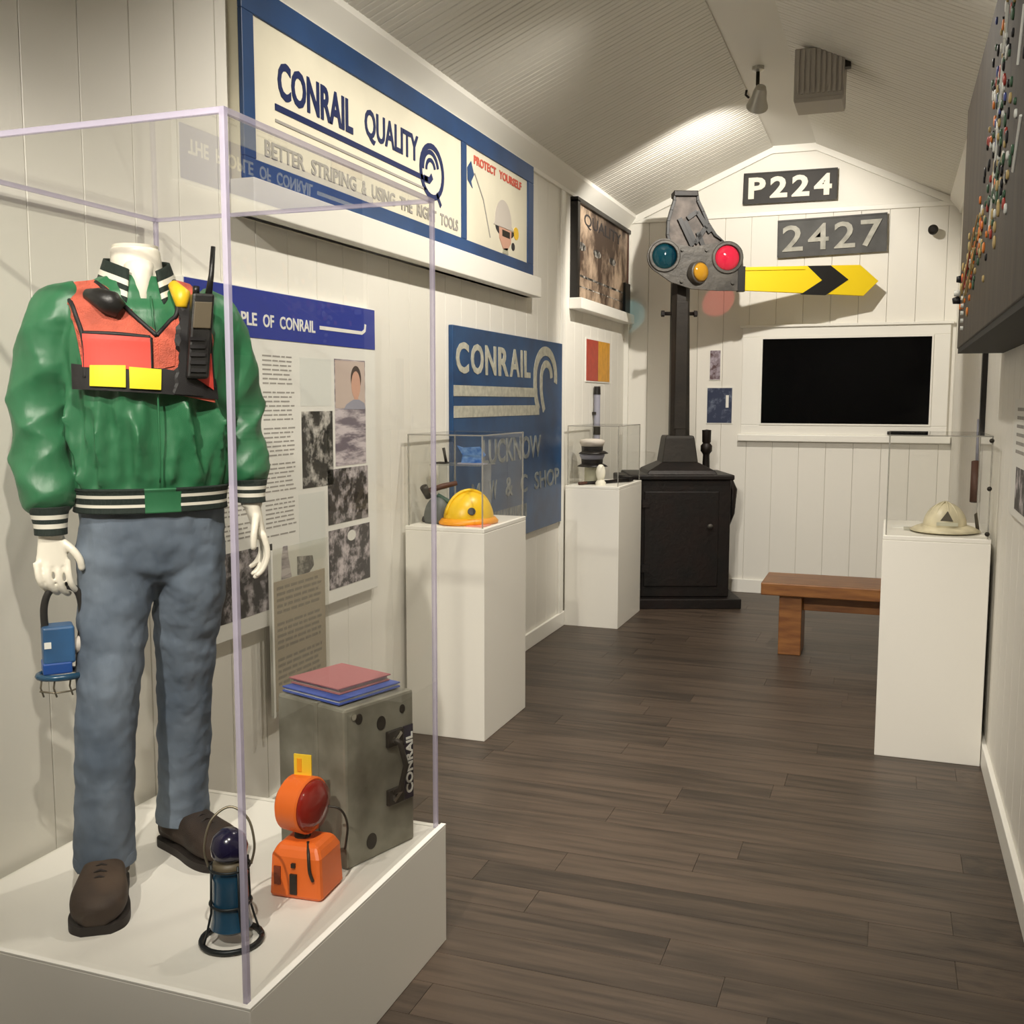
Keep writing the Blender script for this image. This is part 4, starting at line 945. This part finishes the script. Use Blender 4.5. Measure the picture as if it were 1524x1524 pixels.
# two-way radio carried in the vest holster
T0 = MN.matrix_basis
rd = thing('two_way_radio', 'black two-way radio with antenna tucked in the orange vest', 'radio', (-1.55, 2.06, 1.60))
def radio_pt(l, f, z): 
    c, s = math.cos(R(48)), math.sin(R(48)); x, y = l, -f
    return Vector((-1.70+c*x-s*y, 2.08+s*x+c*y, z))
def rbox(l0, l1, f0, f1, z0, z1, sh=.0):
    m_ = MB(); P = [radio_pt(l+sh*(z-z0), f, z) for l in (l0, l1) for f in (f0, f1) for z in (z0, z1)]
    i = [m_.av(p) for p in P]
    for q_ in ((0, 1, 3, 2), (4, 6, 7, 5), (0, 4, 5, 1), (2, 3, 7, 6), (0, 2, 6, 4), (1, 5, 7, 3)): m_.face([i[k] for k in q_])
    return m_
F0 = front(.085, 1.70, .022)
obj('case', rbox(.062, .112, F0, F0+.036, 1.60, 1.795, .10), 'radio_black', rd, bev=.006)
obj('speaker_face', rbox(.078, .118, F0+.036, F0+.041, 1.715, 1.775, .10), 'radio_brown', rd, bev=.002)
for k in range(5): obj('grille_slot', rbox(.070, .104, F0+.036, F0+.040, 1.615+.018*k, 1.623+.018*k, .1), 'vest_black', rd)
obj('control_knob', MB().tube([radio_pt(.092, F0+.016, 1.793), radio_pt(.093, F0+.016, 1.812)], .008, 10), 'radio_black', rd, True)
obj('antenna', MB().tube([radio_pt(.120, F0+.016, 1.79), radio_pt(.129, F0+.012, 1.84), radio_pt(.136, F0+.008, 1.905)], [.0085, .0065, .0055], 10), 'radio_black', rd, True)

# jeans
mb = MB()
mb.loft([[B(cl+math.copysign(abs(math.cos(a))**.86, math.cos(a))*hw*(1+.018*math.sin(9*a+z*60)), cf+math.copysign(abs(math.sin(a))**.86, math.sin(a))*hd*(1+.02*math.sin(7*a-z*70)), z) for a in [2*math.pi*k/72 for k in range(72)]] for z, cl, cf, hw, hd in
         [(1.30-.19*i/20,)+tuple(lerp_table([(-1.30, .004, 0, .166, .110), (-1.22, .004, 0, .172, .108), (-1.15, .003, .0, .172, .096), (-1.11, .0, .0, .150, .070)], -(1.30-.19*i/20))) for i in range(21)]])
def leg(P, ph):
    q = cr(P, 80)
    def fn(th, s):
        w = .012*math.sin(26*s+2*math.sin(th+ph)+ph)+.012*math.sin(3*th+9*s+ph)
        knee = math.exp(-((s-.42)/.10)**2)+.9*math.exp(-((s-.96)/.07)**2)+.6*math.exp(-((s-.1)/.08)**2)
        return 1+w+knee*.03*math.sin(70*s+2.4*math.cos(th+ph))
    mb.tube([B(*p[:3]) for p in q], [p[3] for p in q], 48, fn)
leg([(-.082, .005, 1.235, .084), (-.084, .008, 1.16, .090), (-.089, .014, 1.08, .087), (-.106, .035, .96, .078), (-.120, .055, .84, .071), (-.136, .050, .64, .069), (-.140, .035, .455, .070), (-.140, .032, .425, .071)], .5)
leg([(.086, .003, 1.235, .084), (.088, .003, 1.16, .090), (.089, -.003, 1.08, .087), (.084, -.035, .96, .078), (.082, -.06, .86, .071), (.082, -.11, .66, .067), (.080, -.146, .47, .066), (.080, -.150, .425, .068)], 2.1)
JN = part('jeans', mb, 'denim', smooth=True, mods=REM(.0062, 2, .4, cloth_tex('denim_creases', .06), .014))
for c, f, z, r in ((-.140, .033, .438, .0725), (.080, -.150, .438, .0695)):
    part('hem', MB().tube([B(c, f, z-.012), B(c, f, z), B(c, f, z+.014)], [r, r+.001, r-.001], 36), 'denim', JN, smooth=True, angle=50)
# boots
def boot(ax, ay, dirv, m_, lab):
    c, s = dirv
    def P(x, y, z): return Vector((ax+c*x-s*y, ay+s*x+c*y, BZ+z))
    m3 = MB(); sec = cr([(-.088, .026, .060), (-.07, .040, .075), (-.02, .044, .105), (.04, .050, .105), (.09, .060, .088), (.135, .063, .078), (.172, .054, .066), (.196, .028, .048)], 30)
    rings = []
    for x, w, h in sec:
        rings.append([P(x, w*math.copysign(abs(math.cos(a))**.8, math.cos(a)), .016+max(0, h*(.5+.5*math.copysign(abs(math.sin(a))**.75, math.sin(a))))) for a in [2*math.pi*k/28 for k in range(28)]])
    m3.loft(rings)
    m3.tube([P(-.03, 0, .05), P(-.03, 0, .09), P(-.026, 0, .16)], [.052, .052, .050], 24)
    b = obj('boot', m3, m_, MN, smooth=True, mods=REM(.005, 5))
    m3 = MB(); out = []
    for x, w, h in sec: out.append((x, w+.004))
    pts = [(x, w) for x, w in out]+[(x, -w) for x, w in out[::-1]]
    lo = [m3.av(P(x, y, .0)) for x, y in pts]; hi = [m3.av(P(x, y, .022)) for x, y in pts]
    m3.face(hi); m3.face(lo[::-1])
    for k in range(len(pts)): m3.face((lo[k], lo[(k+1) % len(pts)], hi[(k+1) % len(pts)], hi[k]))
    obj('sole', m3, 'sole', b)
    for k in range(5):
        x = .03+.02*k; h = .122-.006*k
        obj('lace', MB().tube([P(x, -.02, h-.006), P(x, 0, h+.004), P(x, .02, h-.006)], .003, 6), 'sole', b, smooth=True)
def bw(l, f):
    c, s = math.cos(R(48)), math.sin(R(48)); return -1.70+c*l+s*f, 2.08+s*l-c*f
d = Vector((.56, -.83)).normalized(); x, y = bw(-.135, .030); boot(x+d.x*.022, y+d.y*.022, (d.x, d.y), 'boot_brown', '')
d = Vector((.95, -.31)).normalized(); x, y = bw(.080, -.150); boot(x+d.x*.012, y+d.y*.012, (d.x, d.y), 'boot_dark', '')

# ------------------------------------------------------------------ battery lantern held in the right hand
def H(l, f, z): return radio_pt(l, f, z)
hl = thing('hand_lantern', 'small blue battery lantern hanging by a black strap from the mannequin hand', 'lantern', H(-.215, .03, .89))
def hbox(l0, l1, f0, f1, z0, z1): return rbox(l0, l1, f0, f1, z0, z1)
obj('case', hbox(-.258, -.188, .0, .06, .935, 1.025), 'held_blue', hl, bev=.006)
obj('lower_case', hbox(-.260, -.196, -.002, .062, .912, .940), 'held_blue_dark', hl, bev=.004)
obj('base_ring', MB().tube([H(-.217+.052*math.cos(a), .03+.04*math.sin(a), .905) for a in [2*math.pi*k/24 for k in range(25)]], .008, 8), 'lantern_blue', hl, True)
obj('strap', MB().tube([H(*p) for p in cr([(-.250, .03, 1.02), (-.250, .035, 1.07), (-.236, .040, 1.108), (-.205, .040, 1.118), (-.176, .038, 1.10), (-.168, .035, 1.04), (-.175, .032, .97), (-.180, .03, .91)], 32)], .0085, 10), 'strap_black', hl, True)
obj('label_plate', hbox(-.255, -.240, .06, .0615, .975, .99), 'paper', hl)
obj('side_lamp', MB().tube([H(-.188, .03, .985), H(-.170, .035, .965)], [.016, .022], 14), 'cap_pale', hl, True)
for l, f in ((-.262, .045), (-.235, .06), (-.20, .055), (-.172, .035)): obj('guard_wire', MB().tube([H(l, f, .905), H(l-.004, f, .88), H(l+.002, f, .858)], .0022, 6), 'bail_wire', hl, True)
obj('guard_wire', MB().tube([H(-.268, .045, .872), H(-.236, .06, .868), (H(-.20, .055, .868)), H(-.170, .035, .872)], .0022, 6), 'bail_wire', hl, True)

# ------------------------------------------------------------------ tool box with folders, flasher, blue lantern on the plinth
A = Vector((-1.272, 2.262, BZ)); ux = Vector((-1.196+1.272, 2.50-2.262, 0)).normalized(); uy = Vector((-ux.y, ux.x, 0))
TB = thing('metal_box', 'worn grey metal carrying case standing on end on the plinth', 'case', A+ux*.13+uy*.13)
W_, D_, H_ = .255, .26, .425
TF = Pl(A, ux, (0, 0, 1), -uy); 
mb = MB(); mb.xf = Matrix.Translation(A) @ Matrix(((ux.x, uy.x, 0, 0), (ux.y, uy.y, 0, 0), (0, 0, 1, 0), (0, 0, 0, 1)))
def tb(x0, x1, y0, y1, z0, z1): 
    m_ = MB(); m_.xf = mb.xf; m_.box(x0, x1, y0, y1, z0, z1); return m_
obj('shell', tb(0, W_, 0, D_, 0, H_), 'tool_steel', TB, bev=.008)
obj('lid_rim', tb(-.003, W_+.003, .10, .112, -.0, H_+.003), 'tool_steel', TB, bev=.002)
obj('handle', MB().tube([TF.p(.165, .16, .004), TF.p(.175, .17, .025), TF.p(.19, .235, .032), TF.p(.175, .30, .025), TF.p(.165, .31, .004)], .008, 10), 'dark_steel', TB, True)
for z in (.15, .31):
    obj('latch', MB().rect(TF, .145, .205, z-.022, z+.022, 0, .012), 'dark_steel', TB, bev=.003)
    obj('latch_clip', MB().ribbon(TF, [(.16, z-.01), (.19, z+.014)], .010, .012, .018), 'chrome', TB)
np_ = obj('name_plate', MB().rect(TF, .212, .248, .125, .33, 0, .004), 'lantern_navy', TB)
RP = Pl(TF.p(.2455, .14, 0), (0, 0, 1), -ux, -uy)
lettering('CONRAIL', RP, 0, .17, .0, .026, .004, .0055, 'paper', np_, .03)
for a, b, r in ((.09, .05, .018), (.13, .36, .016), (.21, .38, .010), (.05, .39, .012)): obj('dent_spot', MB().disc(TF, a, b, r, r*1.2, 0, .0015), 'dark_steel', TB)
obj('corner_rivet', MB().disc(TF, .03, .40, .008, .008, 0, .004), 'chrome', TB)
fp = thing('paper_folder', 'blue folder lying on top of the grey metal case', 'folder', A+Vector((0, 0, H_)), 0, 'folders on the metal case')
obj('cover', tb(.01, .235, .03, .25, H_+.004, H_+.009), 'folder_blue', fp, bev=.001); obj('leaves', tb(.015, .23, .034, .246, H_+.009, H_+.015), 'white_dot', fp); obj('cover', tb(.01, .235, .03, .25, H_+.015, H_+.019), 'folder_blue', fp, bev=.001)
fr = thing('paper_folder', 'dusty red folder stacked on the blue folder', 'folder', A+Vector((0, 0, H_+.02)), 0, 'folders on the metal case')
obj('cover', tb(.04, .225, .06, .25, H_+.020, H_+.024), 'folder_red', fr, bev=.001); obj('leaves', tb(.045, .22, .065, .246, H_+.024, H_+.034), 'print_beige', fr); obj('cover', tb(.035, .228, .058, .252, H_+.034, H_+.038), 'folder_red', fr, bev=.001)

Fc = Vector((-1.318, 2.145, BZ)); FL = thing('barricade_flasher', 'orange warning flasher with a red lens in front of the grey case', 'warning light', Fc, R(4))
def fl(nm, m_, mt, par=None, **k): return obj(nm, m_, mt, par or FL, local=True, **k)
fl('battery_box', MB().loft([[Vector((sx*a, sy*b, z)) for sx, sy in ((-1, -1), (1, -1), (1, 1), (-1, 1))] for a, b, z in ((.068, .062, 0), (.070, .064, .01), (.066, .060, .105), (.054, .048, .130), (.040, .034, .135))]), 'safety_orange', bev=.012)
fl('switch_plate', MB().box(-.012, .006, -.068, -.058, .015, .065), 'dark_steel'); fl('screw', MB().box(-.008, .002, -.068, -.058, .082, .092), 'dark_steel'); fl('warning_label', MB().box(-.055, -.038, -.066, -.058, .035, .08), 'orange_label')
fl('neck', MB().tube([(-.01, 0, .125), (-.01, 0, .155)], [.022, .018], 12), 'dark_steel', smooth=True)
mb2 = MB(); mb2.xf = Matrix.Translation((-.01, 0, .218)) @ Matrix.Rotation(R(80), 4, 'Z') @ Matrix.Rotation(R(90), 4, 'X'); mb2.lathe([(.0, -.045), (.05, -.045), (.068, -.03), (.070, .028), (.066, .032)], 32); fl('lamp_housing', mb2, 'safety_orange', smooth=True, angle=40)
mb2 = MB(); mb2.xf = Matrix.Translation((-.01, 0, .218)) @ Matrix.Rotation(R(80), 4, 'Z') @ Matrix.Rotation(R(90), 4, 'X'); mb2.lathe([(.066, .03), (.060, .042), (.035, .052), (.001, .055)], 32); fl('red_lens', mb2, 'lens_flasher', smooth=True, label='round red ribbed lens')
fl('cord', MB().tube(cr([(.02, -.03, .135), (.035, -.058, .115), (.042, -.068, .08), (.05, -.067, .055)], 14), .004, 8), 'dark_steel', smooth=True)
fl('spring_wire', MB().tube(cr([(.05, .02, .21), (.08, .03, .20), (.095, .035, .16), (.09, .03, .10)], 14), .003, 8), 'dark_steel', smooth=True)
fl('yellow_tag', MB().box(-.035, .012, .010, .014, .285, .338), 'tag_yellow'); fl('tag_print', MB().box(-.026, -.014, .008, .010, .295, .328), 'hat_orange')

Bc = Vector((-1.343, 1.865, BZ)); BLn = thing('railway_lantern', 'dark blue railway hand lantern with wire bail at the case front corner', 'lantern', Bc, R(30))
def bl(nm, m_, mt, **k): return obj(nm, m_, mt, BLn, local=True, **k)
ring = lambda r, z, n=28: [(r*math.cos(2*math.pi*k/n), r*math.sin(2*math.pi*k/n), z) for k in range(n+1)]
bl('base_ring', MB().tube(ring(.066, .008), .0065, 8), 'lantern_wire', smooth=True)
bl('body', MB().lathe([(.0, .028), (.03, .028), (.046, .04), (.042, .06), (.038, .15), (.040, .16), (.034, .172), (.0, .175)], 28), 'lantern_blue', smooth=True, angle=50)
bl('collar', MB().lathe([(.034, .170), (.038, .176), (.036, .188), (.026, .194)], 28), 'radio_brown', smooth=True, angle=50)
bl('bulb_dome', MB().lathe([(.028, .19), (.039, .205), (.041, .224), (.034, .246), (.018, .260), (.001, .263)], 28), 'lantern_navy', smooth=True)
for k in range(4):
    a = 2*math.pi*k/4+.5; bl('guard_wire', MB().tube([(.066*math.cos(a), .066*math.sin(a), .008), (.055*math.cos(a), .055*math.sin(a), .045), (.046*math.cos(a), .046*math.sin(a), .08), (.043*math.cos(a), .043*math.sin(a), .19)], .0026, 8), 'lantern_wire', smooth=True)
bl('guard_ring', MB().tube(ring(.045, .095), .003, 8), 'lantern_wire', smooth=True); bl('guard_ring', MB().tube(ring(.044, .178), .003, 8), 'lantern_wire', smooth=True)
bl('bail', MB().tube(cr([(-.046, 0, .178), (-.054, .005, .22), (-.040, .02, .275), (0, .032, .300), (.040, .02, .275), (.054, .005, .22), (.046, 0, .178)], 36), .0028, 8), 'bail_wire', smooth=True)
